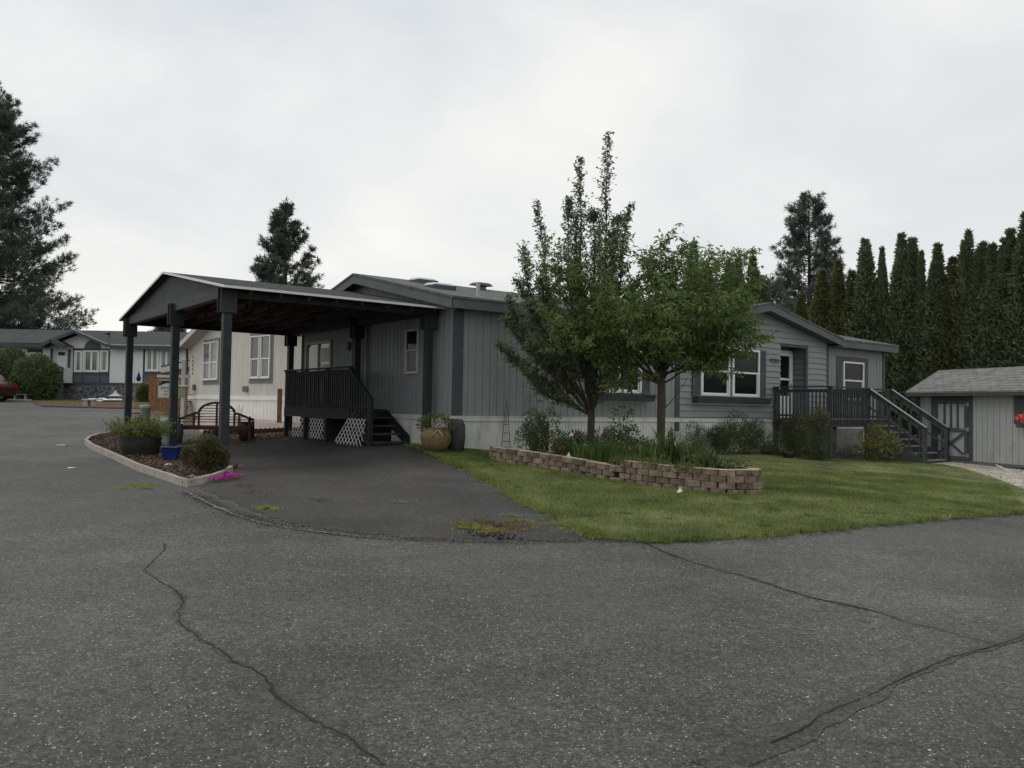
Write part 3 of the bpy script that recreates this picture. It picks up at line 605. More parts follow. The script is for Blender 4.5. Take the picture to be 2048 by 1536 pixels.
def flowerbox(parent, P, a0, a1, z0, z1, out=.26):
    mb = MB(); t = .02
    mb.hexa([P(a0, -.05, z0), P(a1, -.05, z0), P(a1, -out + .05, z0), P(a0, -out + .05, z0), P(a0, -.05, z0 + t), P(a1, -.05, z0 + t), P(a1, -out + .05, z0 + t), P(a0, -out + .05, z0 + t)][::1])
    mb.hexa([P(a0, -out + .05, z0), P(a1, -out + .05, z0), P(a1, -out + .03, z0), P(a0, -out + .03, z0), P(a0, -out, z1), P(a1, -out, z1), P(a1, -out - .03, z1), P(a0, -out - .03, z1)])
    mb.hexa([P(a0 - .06, -out - .04, z1), P(a1 + .06, -out - .04, z1), P(a1 + .06, -out + .01, z1), P(a0 - .06, -out + .01, z1), P(a0 - .06, -out - .04, z1 + .03), P(a1 + .06, -out - .04, z1 + .03), P(a1 + .06, -out + .01, z1 + .03), P(a0 - .06, -out + .01, z1 + .03)])
    for a in (a0, a1 - t):
        mb.hexa([P(a, -.05, z0), P(a + t, -.05, z0), P(a + t, -out + .05, z0), P(a, -out + .05, z0), P(a, -.05, z1), P(a + t, -.05, z1), P(a + t, -out, z1), P(a, -out, z1)])
    return mb.build('planter_box', M_trim, parent)
PF = lambda a, d, z: (a, d, z)
PF2 = lambda a, d, z: (a, d - .032, z)
wa = window(house, PF, 4.2, 5.83, 1.95, 3.32, [5.0], None, .065, [M_glass, M_glass]); shutter(house, PF, 5.85, 6.16, 1.93, 3.34, M_shut); shutter(house, PF, 3.86, 4.18, 1.93, 3.34, M_shut); flowerbox(house, PF, 4.0, 6.12, 1.74, 1.90)
window(house, PF2, 8.17, 9.44, 1.95, 3.36, [], 2.66, .06); window(house, PF2, 9.56, 10.83, 1.95, 3.36, [], 2.66, .06)
shutter(house, PF2, 10.85, 11.14, 1.93, 3.38, M_shut); shutter(house, PF2, 7.83, 8.15, 1.93, 3.38, M_shut); flowerbox(house, PF2, 7.8, 11.1, 1.74, 1.90)
w = MB()
for b in ((15.05, 15.39, 1.8, 3.42), (16.70, 16.97, 1.8, 3.42)): w.box(b[0], b[1], -.026, 0, b[2], b[3])
w.box(15.39, 16.70, -.026, 0, 3.27, 3.42); w.box(15.39, 16.70, -.026, 0, 1.8, 1.94); w.build('window_surround', M_trim, house)
window(house, PF, 15.41, 16.68, 1.95, 3.26, [], 2.62, .06)
PG = lambda a, d, z: (d, a, z)
PG2 = lambda a, d, z: (d, -a, z)
window(house, lambda a, d, z: (d, a, z), 1.62, 2.25, 2.29, 3.37, [], 2.86, .045, mframe=mat('old_white_frame', (.42, .43, .42), .5))
# entry doors
w = MB(); w.box(12.25, 12.33, D - .08, D, ZS, 3.5); w.box(13.24, 13.33, D - .08, D, ZS, 3.5); w.box(12.25, 13.33, D - .08, D, 3.42, 3.5)
w.box(12.33, 12.42, D - .11, D - .06, ZS, 3.42); w.box(13.12, 13.24, D - .11, D - .06, ZS, 3.42); w.box(12.42, 13.12, D - .11, D - .06, 3.32, 3.42); w.box(12.42, 13.12, D - .11, D - .06, 2.54, 2.61); w.box(12.42, 13.12, D - .11, D - .06, ZS, 2.04)
dr = w.build('front_door', M_white, house, bevel=.004)
w = MB(); w.face([(12.4, D - .07, 1.9), (13.15, D - .07, 1.9), (13.15, D - .07, 3.36), (12.4, D - .07, 3.36)]); w.build('pane', M_glass, dr)
w = MB(); w.bar((13.16, D - .13, 2.3), (13.16, D - .13, 2.45), .02, .02); w.build('handle', mat('brass', (.3, .25, .15), .35, metal=.8), dr)
text_mesh('house_number', '11211', .20, mat('number_black', (.012, .012, .012), .4), house, (11.62, -.045, 3.08), (R(90), 0, 0), .008)
# sliding door under the carport, porch lights, downpipe
sld = window(house, lambda a, d, z: (d, a, z), 6.47, 8.27, 1.42, 3.37, [7.35], None, .09, [M_glassb, glass('door_glass', (.05, .055, .055), .05)], mframe=mat('grey_frame', (.22, .22, .22), .5), name='sliding_door')
for x0, x1, z0, z1 in ((6.58, 7.28, 2.75, 3.15), (6.58, 7.28, 2.25, 2.68)):
    w = MB(); w.box(-.018, -.014, x0, x1, z0, z1); w.build('blind', mat('blind_pale', (.42, .43, .43), .6), sld)
w = MB(); w.box(-.12, -.04, 5.2, 5.32, 3.0, 3.22); w.build('wall_lamp', M_trim, house)
w = MB(); w.tube([(-.10, 4.2, 3.7), (-.10, 4.2, .75)], .04, 8); w.tube([(-.10, 4.98, 3.7), (-.10, 4.98, 1.5)], .035, 8); w.build('downpipe', mat('grey_pipe', (.22, .24, .25), .5), house, smooth=True)

# ------------------------------------------------------------------ carport
CB = 3.60; LT = 8.13; CS = 4.6
cpt = thing('carport', 'dark slate timber carport on six posts with a shallow gable, left of the grey house', 'carport', CPX, CPY, HA)
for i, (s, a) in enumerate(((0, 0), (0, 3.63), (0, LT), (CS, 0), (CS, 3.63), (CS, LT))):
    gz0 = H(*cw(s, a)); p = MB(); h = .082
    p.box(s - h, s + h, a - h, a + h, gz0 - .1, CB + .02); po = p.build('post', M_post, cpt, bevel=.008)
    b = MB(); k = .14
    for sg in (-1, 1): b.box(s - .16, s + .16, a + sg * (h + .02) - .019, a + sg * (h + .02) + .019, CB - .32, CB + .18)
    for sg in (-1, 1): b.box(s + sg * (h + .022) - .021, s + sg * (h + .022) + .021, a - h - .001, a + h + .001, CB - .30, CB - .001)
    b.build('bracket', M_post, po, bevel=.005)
w = MB()
w.box(-.075, .075, -.12, LT + .12, CB, CB + .235)            # front header
w.box(CS - .075, CS + .075, -.12, LT + .12, CB, CB + .235)
for a in (0, LT): w.box(-.05, CS + .3, a - .06, a + .06, CB + .001, CB + .23)
w.build('beam', M_post, cpt, bevel=.005)
AP = 4.06; CE = 3.77; CA = 4.56; ov = .42
w = MB()
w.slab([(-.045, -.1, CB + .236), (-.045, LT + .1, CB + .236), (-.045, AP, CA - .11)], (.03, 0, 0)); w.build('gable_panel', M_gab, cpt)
w = MB(); csl = (CA - CE) / (AP + ov); S0, S1 = -.2, 4.88
w.slab([(S0, -ov, CE), (S1, -ov, CE), (S1, AP, CA), (S0, AP, CA)], (0, 0, -.012)); w.slab([(S0, AP, CA), (S1, AP, CA), (S1, LT + ov, CE), (S0, LT + ov, CE)], (0, 0, -.012))
w.build('roof', M_croof, cpt)
w = MB()
w.slab([(S0 + .02, -ov + .02, CE - .013), (S1, -ov + .02, CE - .013), (S1, AP, CA - .013), (S0 + .02, AP, CA - .013)], (0, 0, -.02)); w.slab([(S0 + .02, AP, CA - .013), (S1, AP, CA - .013), (S1, LT + ov - .02, CE - .013), (S0 + .02, LT + ov - .02, CE - .013)], (0, 0, -.02))
w.build('roof_deck', M_brown, cpt)
w = MB(); t = .045
w.box(S0 - .012, S1, -ov - .012, -ov, CE - t, CE + .004); w.box(S0 - .012, S1, LT + ov, LT + ov + .012, CE - t, CE + .004)
for a0, a1 in ((-ov, AP), (LT + ov, AP)):
    w.hexa([(S0 - .012, a0, CE - t), (S0, a0, CE - t), (S0, a1, CA - t), (S0 - .012, a1, CA - t), (S0 - .012, a0, CE + .006), (S0, a0, CE + .006), (S0, a1, CA + .006), (S0 - .012, a1, CA + .006)])
w.build('drip_edge', M_drip, cpt)
for i in range(8):
    s = .35 + i * .6; r_ = MB()
    r_.bar((s, -ov + .06, CE - .088), (s, AP - .01, CA - .088), .04, .1); r_.bar((s, LT + ov - .06, CE - .088), (s, AP + .01, CA - .088), .04, .1)
    r_.bar((s, .12, CB + .15), (s, LT - .12, CB + .15), .04, .09)
    for q in (1.4, 2.8, 5.3, 6.7):
        top = CE + csl * (q + ov if q < AP else LT + ov - q) - .1; r_.bar((s, q, CB + .18), (s, q + (.35 if q < AP else -.35), top), .035, .06)
    r_.build('rafter', M_brown, cpt)

# ------------------------------------------------------------------ porch under the carport
pz = 1.42
por = thing('entry_porch', 'dark painted porch with balusters and white lattice under the carport roof', 'porch', *hw(-.55, 4.5), HA)
pr = ROOT[por.name]
def PB(mb, name, m, parent=por, **k):   # verts given in house coordinates
    mb.v = [((p[0] + .55), (p[1] - 4.5), p[2]) for p in mb.v]; return mb.build(name, m, parent, **k)
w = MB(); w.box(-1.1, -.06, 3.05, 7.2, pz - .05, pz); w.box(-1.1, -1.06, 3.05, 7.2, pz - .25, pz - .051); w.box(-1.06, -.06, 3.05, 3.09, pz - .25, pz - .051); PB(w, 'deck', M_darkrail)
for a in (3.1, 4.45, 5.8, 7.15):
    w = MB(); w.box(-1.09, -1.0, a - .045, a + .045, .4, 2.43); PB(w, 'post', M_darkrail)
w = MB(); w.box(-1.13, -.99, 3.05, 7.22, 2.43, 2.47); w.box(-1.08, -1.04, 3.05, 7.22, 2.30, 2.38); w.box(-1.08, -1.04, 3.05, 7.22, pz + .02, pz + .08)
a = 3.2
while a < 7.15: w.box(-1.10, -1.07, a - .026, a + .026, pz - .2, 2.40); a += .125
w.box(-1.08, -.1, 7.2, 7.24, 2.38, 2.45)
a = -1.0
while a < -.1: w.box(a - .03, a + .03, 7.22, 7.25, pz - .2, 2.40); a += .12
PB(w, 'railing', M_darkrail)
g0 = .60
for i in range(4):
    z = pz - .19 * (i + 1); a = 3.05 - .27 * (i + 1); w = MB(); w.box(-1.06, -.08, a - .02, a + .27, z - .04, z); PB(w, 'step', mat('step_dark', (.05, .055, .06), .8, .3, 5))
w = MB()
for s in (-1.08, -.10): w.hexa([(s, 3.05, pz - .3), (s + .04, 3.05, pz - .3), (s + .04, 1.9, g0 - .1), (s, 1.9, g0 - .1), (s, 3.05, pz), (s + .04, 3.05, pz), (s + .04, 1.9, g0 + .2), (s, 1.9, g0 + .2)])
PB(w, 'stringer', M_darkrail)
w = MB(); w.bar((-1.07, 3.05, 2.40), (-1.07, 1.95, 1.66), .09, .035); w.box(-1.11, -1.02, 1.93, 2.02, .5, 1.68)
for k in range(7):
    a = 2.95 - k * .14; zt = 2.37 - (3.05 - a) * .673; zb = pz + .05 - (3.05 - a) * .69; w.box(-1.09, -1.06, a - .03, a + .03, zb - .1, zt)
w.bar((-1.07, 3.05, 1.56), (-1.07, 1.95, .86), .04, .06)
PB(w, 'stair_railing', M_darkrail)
def lattice(P, x0, x1, z0f, z1f, name, parent, step=.078):
    # P(x, z, d) -> point; clipped diamond slats between z0f(x), z1f(x)
    mb = MB(); hmax = max(z1f(x0), z1f(x1)); hmin = min(z0f(x0), z0f(x1)); Hh = hmax - hmin; n = int((x1 - x0 + Hh) / step) + 2
    for dr in (1, -1):
        for i in range(-1, n):
            c = x0 - Hh * (dr > 0) + i * step
            pts = []
            for j in range(41):
                t = j / 40; z = hmin + t * Hh; x = c + (t * Hh if dr > 0 else (1 - t) * Hh)
                x = c + t * Hh if dr > 0 else c + Hh * (1 - t) - Hh * 0
                if x0 <= x <= x1 and z0f(x) <= z <= z1f(x): pts.append((x, z))
            if len(pts) > 1:
                (xa, za_), (xb, zb) = pts[0], pts[-1]; d = .004 * dr; wv = .017
                mb.slab([P(xa - wv, za_, d), P(xa + wv, za_, d), P(xb + wv, zb, d), P(xb - wv, zb, d)], Vector(P(0, 0, -.004)) - Vector(P(0, 0, 0)))
    return mb
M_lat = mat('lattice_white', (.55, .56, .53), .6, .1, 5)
for a0, a1 in ((5.95, 6.75), (4.65, 5.55)):
    w = lattice(lambda x, z, d: (-1.03 + d, x, z), a0, a1, lambda x: g0 + .0, lambda x: pz - .27, 'lattice', por, .18); PB(w, 'lattice', M_lat)
w = lattice(lambda x, z, d: (-1.22 + d - (z - g0) * -.12, x, z), 2.05, 3.55, lambda x: g0 - .04, lambda x: g0 + .60 - max(0, x - 2.95) * 1.0, 'lattice', por, .18); PB(w, 'lattice', M_lat, label='loose white lattice panel leaning on the stair side')

# ------------------------------------------------------------------ front deck with stairs
dz = 1.36
dk = thing('front_deck', 'slate painted timber deck with railing and steps below the house front door', 'deck', *hw(13.5, -1), HA)
def DB(mb, name, m, parent=dk, **k):
    mb.v = [((p[0] - 13.5), (p[1] + 1), p[2]) for p in mb.v]; return mb.build(name, m, parent, **k)
A1 = -2.0; s0, s1, s2 = 11.55, 13.6, 14.85
gzd = min(H(*hw(13, -2)), .3)
w = MB()
x = A1 - .02
while x < -.08: w.box(s0 - .02, s2 + .02, x, x + .135, dz - .03, dz); x += .14
DB(w, 'deck_boards', M_tread)
w = MB(); w.box(s0, s2, A1, A1 + .04, dz - .24, dz - .031); w.box(s0, s0 + .04, A1 + .041, -.05, dz - .24, dz - .031); w.box(s2 - .04, s2, A1 + .041, -.05, dz - .24, dz - .031); DB(w, 'rim_joist', M_rail)
for s, a in ((s0 + .06, A1 + .06), (s1 - .05, A1 + .06), (s2 - .05, A1 + .06), (s0 + .06, -.12), (s2 - .05, -.12)):
    w = MB(); w.box(s - .05, s + .05, a - .05, a + .05, gzd - .25, dz + .90); DB(w, 'post', M_rail, bevel=.005)
def rail(mb, p0, p1, step, b=.038, skew=0):
    p0 = Vector(p0); p1 = Vector(p1); n = max(2, int((p1 - p0).length / step)); up = (0, 0, 1)
    for i in range(n + 1):
        q = p0.lerp(p1, i / n); mb.box(q.x - b / 2, q.x + b / 2, q.y - b / 2, q.y + b / 2, q.z - .18, q.z + .86)
w = MB(); w.box(s0 - .03, s0 + .11, A1 - .02, -.05, dz + .90, dz + .94); w.box(s0 + .03, s0 + .07, A1, -.05, dz + .76, dz + .85); w.box(s0 + .03, s0 + .07, A1, -.05, dz + .04, dz + .10)
rail(w, (s0 - .015, A1 + .1, dz), (s0 - .015, -.15, dz), .125); DB(w, 'railing', M_rail)
w = MB(); w.box(s0 - .03, s1 + .02, A1 - .04, A1 + .1, dz + .90, dz + .94); w.box(s0, s1, A1 + .03, A1 + .07, dz + .76, dz + .85); w.box(s0, s1, A1 + .03, A1 + .07, dz + .04, dz + .10)
rail(w, (s0 + .02, A1 - .015, dz), (s1 - .02, A1 - .015, dz), .112); DB(w, 'railing', M_rail)
w = MB(); w.box(s2 - .1, s2 + .04, A1 - .02, -.05, dz + .90, dz + .94); w.box(s2 - .07, s2 - .03, A1, -.05, dz + .76, dz + .85); w.box(s2 - .07, s2 - .03, A1, -.05, dz + .04, dz + .10)
rail(w, (s2 + .015, A1 + .1, dz), (s2 + .015, -.15, dz), .125); DB(w, 'railing', M_rail)
nst = 6; run = .285; rise = (dz - .10) / (nst + .6); a_end = A1 - run * nst
for i in range(nst):
    z = dz - rise * (i + 1); a = A1 - run * (i + 1); w = MB(); w.box(s1 - .02, s2 + .02, a - .02, a + run - .004, z - .04, z); t = DB(w, 'tread', M_tread, bevel=.006)
    w = MB(); w.box(s1 + .001, s2 - .001, a + .01, a + .03, z - rise, z - .041); DB(w, 'riser', M_rail, t)
zg = .02
w = MB()
for s in (s1 - .045, s2 + .005): w.hexa([(s, A1, zg), (s + .04, A1, zg), (s + .04, a_end, zg), (s, a_end, zg), (s, A1, dz - .02), (s + .04, A1, dz - .02), (s + .04, a_end, dz - rise * nst - .03), (s, a_end, dz - rise * nst - .03)])
DB(w, 'stringer', M_rail)
M_worn = mat('worn_cap', (.34, .35, .34), .7, .15, 4)
zl = dz - rise * nst
for s in (s1 - .02, s2 + .02):
    w = MB(); p0 = Vector((s, A1, dz + .92)); p1 = Vector((s, a_end - .02, zl + .92)); w.bar(p0, p1, .12, .035)
    w.bar(p0 - Vector((0, 0, .1)), p1 - Vector((0, 0, .1)), .04, .13); w.bar(p0 - Vector((0, 0, .55)), p1 - Vector((0, 0, .55)), .035, .05)
    w.box(s - .05, s + .05, a_end - .02, a_end + .08, -.05, zl + .9)
    for k in (1, 2, 3, 4, 5):
        q = p0.lerp(p1, k / 5.6); w.box(s - .02, s + .02, q.y - .02, q.y + .02, q.z - .95, q.z - .03)
    so_ = DB(w, 'stair_railing', M_rail)
    w = MB(); u = Vector((0, 0, .0195)); w.bar(p0 + u, p1 + u, .10, .004); DB(w, 'handrail_cap', M_worn, so_)
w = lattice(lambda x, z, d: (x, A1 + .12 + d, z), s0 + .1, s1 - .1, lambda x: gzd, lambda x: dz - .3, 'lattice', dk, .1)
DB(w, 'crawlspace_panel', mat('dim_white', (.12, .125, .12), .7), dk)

# ------------------------------------------------------------------ shed
SX, SY = 13.19, 23.7; SA = math.atan2(-.954, .30)
def sw(e, b): return (SX + .30 * e + .954 * b, SY - .954 * e + .30 * b)
shed = thing('garden_shed', 'small grey shed with an X braced door and shingle roof right of the deck stairs', 'shed', SX, SY, SA, z=.12)
# local x = along the wall towards the camera, local y = left of that = away... use +y = back
SZ0, SZE, SZR, SB = .16, 2.2, 2.93, 1.05
e0, e1 = -2.05, 3.6
w = MB(); grooved(w, lambda x, d, z: (x, d, z), e0, e1, SZ0 + .05, lambda x: SZE, .2); w.face([(e0, 0, SZ0), (e0, 2 * SB, SZ0), (e0, 2 * SB, SZE), (e0, SB, SZR - .08), (e0, 0, SZE)]); w.face([(e1, 0, SZ0), (e1, 2 * SB, SZ0), (e1, 2 * SB, SZE), (e1, SB, SZR - .08), (e1, 0, SZE)]); w.face([(e0, 2 * SB, SZ0), (e1, 2 * SB, SZ0), (e1, 2 * SB, SZE), (e0, 2 * SB, SZE)])
w.build('wall', mat('shed_siding', (.34, .355, .355), .75, .08, 1.6, .15, 60, dirt=((.2, .2, .19), 2.5, .5), stretch=(1, 1, .4)), shed)
w = MB(); w.box(e0 - .03, e1, -.03, .05, SZ0 - .02, SZ0 + .06); w.build('skid', M_fas, shed)
w = MB(); ssl = (SZR - SZE) / (SB + .18) ; 
w.slab([(e0 - .25, -.25, SZE + .02), (e1 + .2, -.25, SZE + .02), (e1 + .2, SB, SZR), (e0 - .25, SB, SZR)], (0, 0, -.05)); w.slab([(e0 - .25, SB, SZR), (e1 + .2, SB, SZR), (e1 + .2, 2 * SB + .25, SZE + .02), (e0 - .25, 2 * SB + .25, SZE + .02)], (0, 0, -.05))
w.build('roof', M_shroof, shed)
w = MB(); w.box(e0 - .25, e1 + .2, -.24, -.21, SZE - .12, SZE - .031); w.box(e0 - .2, e1 + .2, -.2, 0, SZE - .10, SZE - .09)
for y0, y1, z0, z1 in ((-.25, SB, SZE - .03, SZR - .05), (2 * SB + .25, SB, SZE - .03, SZR - .05)): w.hexa([(e0 - .24, y0, z0 - .12), (e0 - .21, y0, z0 - .12), (e0 - .21, y1, z1 - .12), (e0 - .24, y1, z1 - .12), (e0 - .24, y0, z0), (e0 - .21, y0, z0), (e0 - .21, y1, z1), (e0 - .24, y1, z1)])
w.build('fascia', M_trim, shed)
w = MB(); w.box(e0 - .02, e0 + .1, -.025, 0, SZ0, SZE); w.box(-1.5, -1.36, -.03, 0, SZ0 + .05, SZE - .02); w.box(-.13, 0, -.03, 0, SZ0 + .05, SZE - .02); w.box(-1.36, -.13, -.03, 0, 1.97, SZE - .03); w.build('trim', M_trim, shed)
w = MB(); w.box(-1.35, -.14, -.012, -.002, SZ0 + .07, 1.96); sd_ = w.build('door', mat('shed_door', (.33, .34, .345), .75, .1, 3), shed)
w = MB(); y0, y1 = -.045, -.013
w.box(-1.35, -1.25, y0, y1, SZ0 + .07, 1.96); w.box(-.26, -.14, y0, y1, SZ0 + .07, 1.96); w.box(-1.25, -.26, y0, y1, 1.86, 1.96); w.box(-1.25, -.26, y0, y1, 1.05, 1.15); w.box(-1.25, -.26, y0, y1, SZ0 + .07, SZ0 + .17)
for q in (-1.02, -.78, -.54): w.box(q, q + .06, y0 + .004, y1, 1.15, 1.86)
w.bar((-1.25, -.028, SZ0 + .2), (-.26, -.028, 1.03), .028, .07); w.bar((-1.25, -.024, 1.03), (-.26, -.024, SZ0 + .2), .028, .07)
w.build('brace', M_trim, sd_)
M_hinge = mat('hinge_metal', (.32, .33, .34), .4, .2, 8, metal=.5)
for z in (1.83, 1.12, .36):
    w = MB(); w.hexa([(-.42, -.052, z - .015), (-.16, -.052, z - .03), (-.16, -.046, z - .03), (-.42, -.046, z - .015), (-.42, -.052, z + .015), (-.16, -.052, z + .03), (-.16, -.046, z + .03), (-.42, -.046, z + .015)]); w.box(-.16, -.08, -.056, -.046, z - .06, z + .06); w.tube([(-.13, -.06, z - .07), (-.13, -.06, z + .07)], .012, 6); w.build('hinge', M_hinge, sd_)
window(shed, lambda a, d, z: (a, d, z), 1.75, 2.6, 1.42, 2.02, [], None, .045)
for x0_, x1_s in ((1.36, 1.73), (2.62, 2.95)): w = MB(); w.box(x0_, x1_s, -.03, 0, 1.32, 2.1); w.build('shutter', M_trim, shed)
w = MB(); w.box(1.6, 2.9, -.22, -.03, 1.22, 1.38); w.build('planter_box', M_trim, shed)
def ellip(n, c, r, seed, shell=.0):
    q = np.random.default_rng(seed); d = q.normal(size=(n, 3)); d /= np.linalg.norm(d, axis=1, keepdims=True); rad = (shell + (1 - shell) * q.uniform(size=(n, 1))) ** (1 / 2.2)
    return np.array(c) + d * rad * np.array(r), d
C, Dd = ellip(260, (2.0, -.15, 1.47), (.5, .16, .13), 3); w = MB(); addq(w, leafquads(C, Dd, .07, .06, seed=4)); fb = w.build('flowers', leafmat('coral_flower', (.7, .05, .04), (.85, .18, .15), (.9, .5, .25), .2), shed)

# ------------------------------------------------------------------ beige house behind the carport
bx0, by0 = -9.71, 29.6
bei = thing('beige_house', 'beige neighbour house with white skirting and paired white windows, seen through the carport', 'house', bx0, by0)
M_beige = mat('beige_siding', (.60, .575, .52), .75, .05, 1.5, .08, 40)
M_btrim = mat('beige_trim', (.20, .195, .185), .7, .1, 3)
M_bskirt = mat('beige_skirting', (.82, .82, .78), .5, .05, 1.2, dirt=((.5, .48, .42), 2, .4))
M_bfas = mat('beige_fascia', (.5, .49, .47), .6, .06, 3)
W0 = Vector((-6.2, 26.55)); W1 = Vector((bx0, by0)); W2 = Vector((-13.5, 34.6)); nin = Vector((.799, .602)); dl = (W2 - W1).normalized(); nl = Vector((.799, .602)); dr2 = (W1 - W0).normalized(); nr = Vector((.656, .755))
def BP(base, d, n_): return lambda a, o, z: (base.x + d.x * a + n_.x * o - bx0, base.y + d.y * a + n_.y * o - by0, z)
pl = BP(W1, dl, nl); pr_ = BP(W0, dr2, nr); LL = (W2 - W1).length; LRr = (W1 - W0).length; zt0, zap = 3.72, 5.0
w = MB()
w.face([pl(0, 0, 1.7), pl(LL, 0, 1.7), pl(LL, 0, zt0), pl(LL - 5, 0, zap), pl(0, 0, zap - .35)]); w.face([pr_(0, 0, 1.7), pr_(LRr, 0, 1.7), pr_(LRr, 0, zap - .35), pr_(0, 0, zt0)])
w.face([pl(LL, 0, 1.7), pl(LL, 14, 1.7), pl(LL, 14, zt0), pl(LL, 0, zt0)]); w.face([pr_(0, 0, 1.7), pr_(0, 12, 1.7), pr_(0, 12, zt0), pr_(0, 0, zt0)])
w.build('wall', M_beige, bei)
w = MB()
for p_, L_ in ((pl, LL), (pr_, LRr)):
    a = .1
    while a < L_: w.face([p_(a, -.001, 1.7), p_(a + .012, -.001, 1.7), p_(a + .012, -.001, zt0), p_(a, -.001, zt0)]); a += .4
w.build('seam', mat('beige_seam', (.33, .32, .30), .8), bei)
w = MB(); w.face([pl(0, -.01, .3), pl(LL, -.01, .3), pl(LL, -.01, 1.72), pl(0, -.01, 1.72)]); corr(w, lambda x, d, z: pr_(x, d - .01, z), 0, LRr, .3, 1.72, .22); w.face([pl(LL, 0, .3), pl(LL, 9, .3), pl(LL, 9, 1.72), pl(LL, 0, 1.72)])
w.build('skirting', M_bskirt, bei)
w = MB()
for p_, L_ in ((pl, LL), (pr_, LRr)): w.hexa([p_(-.02, -.05, 1.62), p_(L_ + .02, -.05, 1.62), p_(L_ + .02, -.005, 1.62), p_(-.02, -.005, 1.62), p_(-.02, -.05, 1.76), p_(L_ + .02, -.05, 1.76), p_(L_ + .02, -.005, 1.76), p_(-.02, -.005, 1.76)])
w.build('skirting_band', M_bskirt, bei)
tR = LRr
for p_, a0, a1 in ((pl, 2.44, 4.25), (pr_, 2.72, 3.98)):
    t = MB(); z0, z1 = 2.36, 3.86
    t.hexa([p_(a0 - .12, -.02, z0 - .16), p_(a1 + .08, -.02, z0 - .16), p_(a1 + .08, -.002, z0 - .16), p_(a0 - .12, -.002, z0 - .16), p_(a0 - .12, -.02, z1 + .12), p_(a1 + .08, -.02, z1 + .12), p_(a1 + .08, -.002, z1 + .12), p_(a0 - .12, -.002, z1 + .12)]); t.build('window_surround', M_btrim, bei)
    am_ = (a0 + a1) / 2
    window(bei, lambda a, o, z: p_(a, o - .02, z), a0, am_ - .03, z0, z1, [], 3.05, .05, M_curt); window(bei, lambda a, o, z: p_(a, o - .02, z), am_ + .03, a1, z0, z1, [], 3.05, .05, M_glassb)
w = MB()
rl = pl(LL + .2, -.45, 3.9); ra = pl(LL - 5, -.45, 5.22); rr_ = pr_(-.4, -.35, 3.85)
rlb = pl(LL + .2, 13, 3.9); rab = pl(LL - 5, 13, 5.22); rrb = pr_(-.4, 12, 3.85)
w.slab([rl, ra, rab, rlb], (0, 0, -.05)); w.slab([ra, rr_, rrb, rab], (0, 0, -.05)); w.build('roof', M_froof, bei)
w = MB(); w.bar(Vector(rl) + Vector((0, 0, -.14)), Vector(ra) + Vector((0, 0, -.14)), .03, .2); w.bar(Vector(ra) + Vector((0, 0, -.14)), Vector(rr_) + Vector((0, 0, -.14)), .03, .2); w.bar(Vector(rl) + Vector((0, 0, -.14)), Vector(rlb) + Vector((0, 0, -.14)), .03, .16)
w.build('fascia', M_bfas, bei)
w = MB(); q0 = pl(LL, 0, 3.70); q1 = pl(LL - 5, 0, 4.95); w.face([Vector(rl) - Vector((0, 0, .12)), Vector(ra) - Vector((0, 0, .12)), q1, q0]); w.build('soffit', M_bfas, bei)
for i, ch in enumerate('14211'): text_mesh('house_number', ch, .17, M_glass, bei, pl(LL - .55, -.02, 3.35 - i * .17), (R(90), 0, math.atan2(-dl.y, -dl.x)), .01)
w = MB(); w.tube([pl(LL - .95, -.05, 2.0), pl(LL - .95, -.05, 1.86), pl(LL - .2, -.05, 1.8)], .012, 5); p = pl(LL - .95, -.06, 2.1); w.box(p[0] - .05, p[0] + .05, p[1] - .05, p[1] + .05, 1.98, 2.22); w.build('cable_box', M_btrim, bei)
w = MB(); p = pr_(LRr - .45, -.06, 2.02); w.box(p[0] - .09, p[0] + .09, p[1] - .05, p[1] + .05, 1.9, 2.1); w.build('outdoor_socket', M_btrim, bei)
w = MB(); p = pl(LL + .06, -.08, 0); w.tube([(p[0], p[1], .9), (p[0], p[1], 3.7)], .055, 8); w.build('downpipe', mat('red_brown_pipe', (.09, .035, .03), .6), bei)

M_cedar = mat('cedar', (.22, .095, .045), .75, .3, 6, .3, 40, col2=(.33, .16, .08))
cx0, cy0 = -13.75, 33.2; zc = H(cx0, cy0)
ced = thing('cedar_steps', 'reddish cedar landing with picket railing and steps left of the beige house', 'steps', cx0, cy0, R(8))
w = MB(); w.box(-.75, .65, 0, 1.2, 1.5, 1.55); w.build('landing', M_cedar, ced)
w = MB()
x = -.75
while x < .65: w.box(x, x + .12, -.02, .01, zc, 2.45); x += .135
w.box(-.78, .68, -.05, .03, 2.45, 2.5); w.build('railing', M_cedar, ced)
for i in range(3): w = MB(); w.box(-1.05 - i * .26, -.76 - i * .26, .1, 1.1, 1.34 - i * .17, 1.38 - i * .17); w.build('step', M_cedar, ced)
w = MB(); w.bar((-.78, .05, 2.4), (-1.5, .05, 1.9), .08, .05); w.box(-1.52, -1.44, .02, .09, zc, 1.95); w.build('handrail', M_cedar, ced)
w = MB(); w.box(bx0 + .1, bx0 + .1, by0, by0, 0, 0)
fx, fy = -7.62, 27.2
w = MB(); w.box(fx - .06, fx + .09, fy - .05, fy - .01, H(fx, fy), 2.0); w.solo('cedar_board', M_cedar, 'upright orange cedar board standing where the beige house meets the dark porch', 'board', fx, fy)

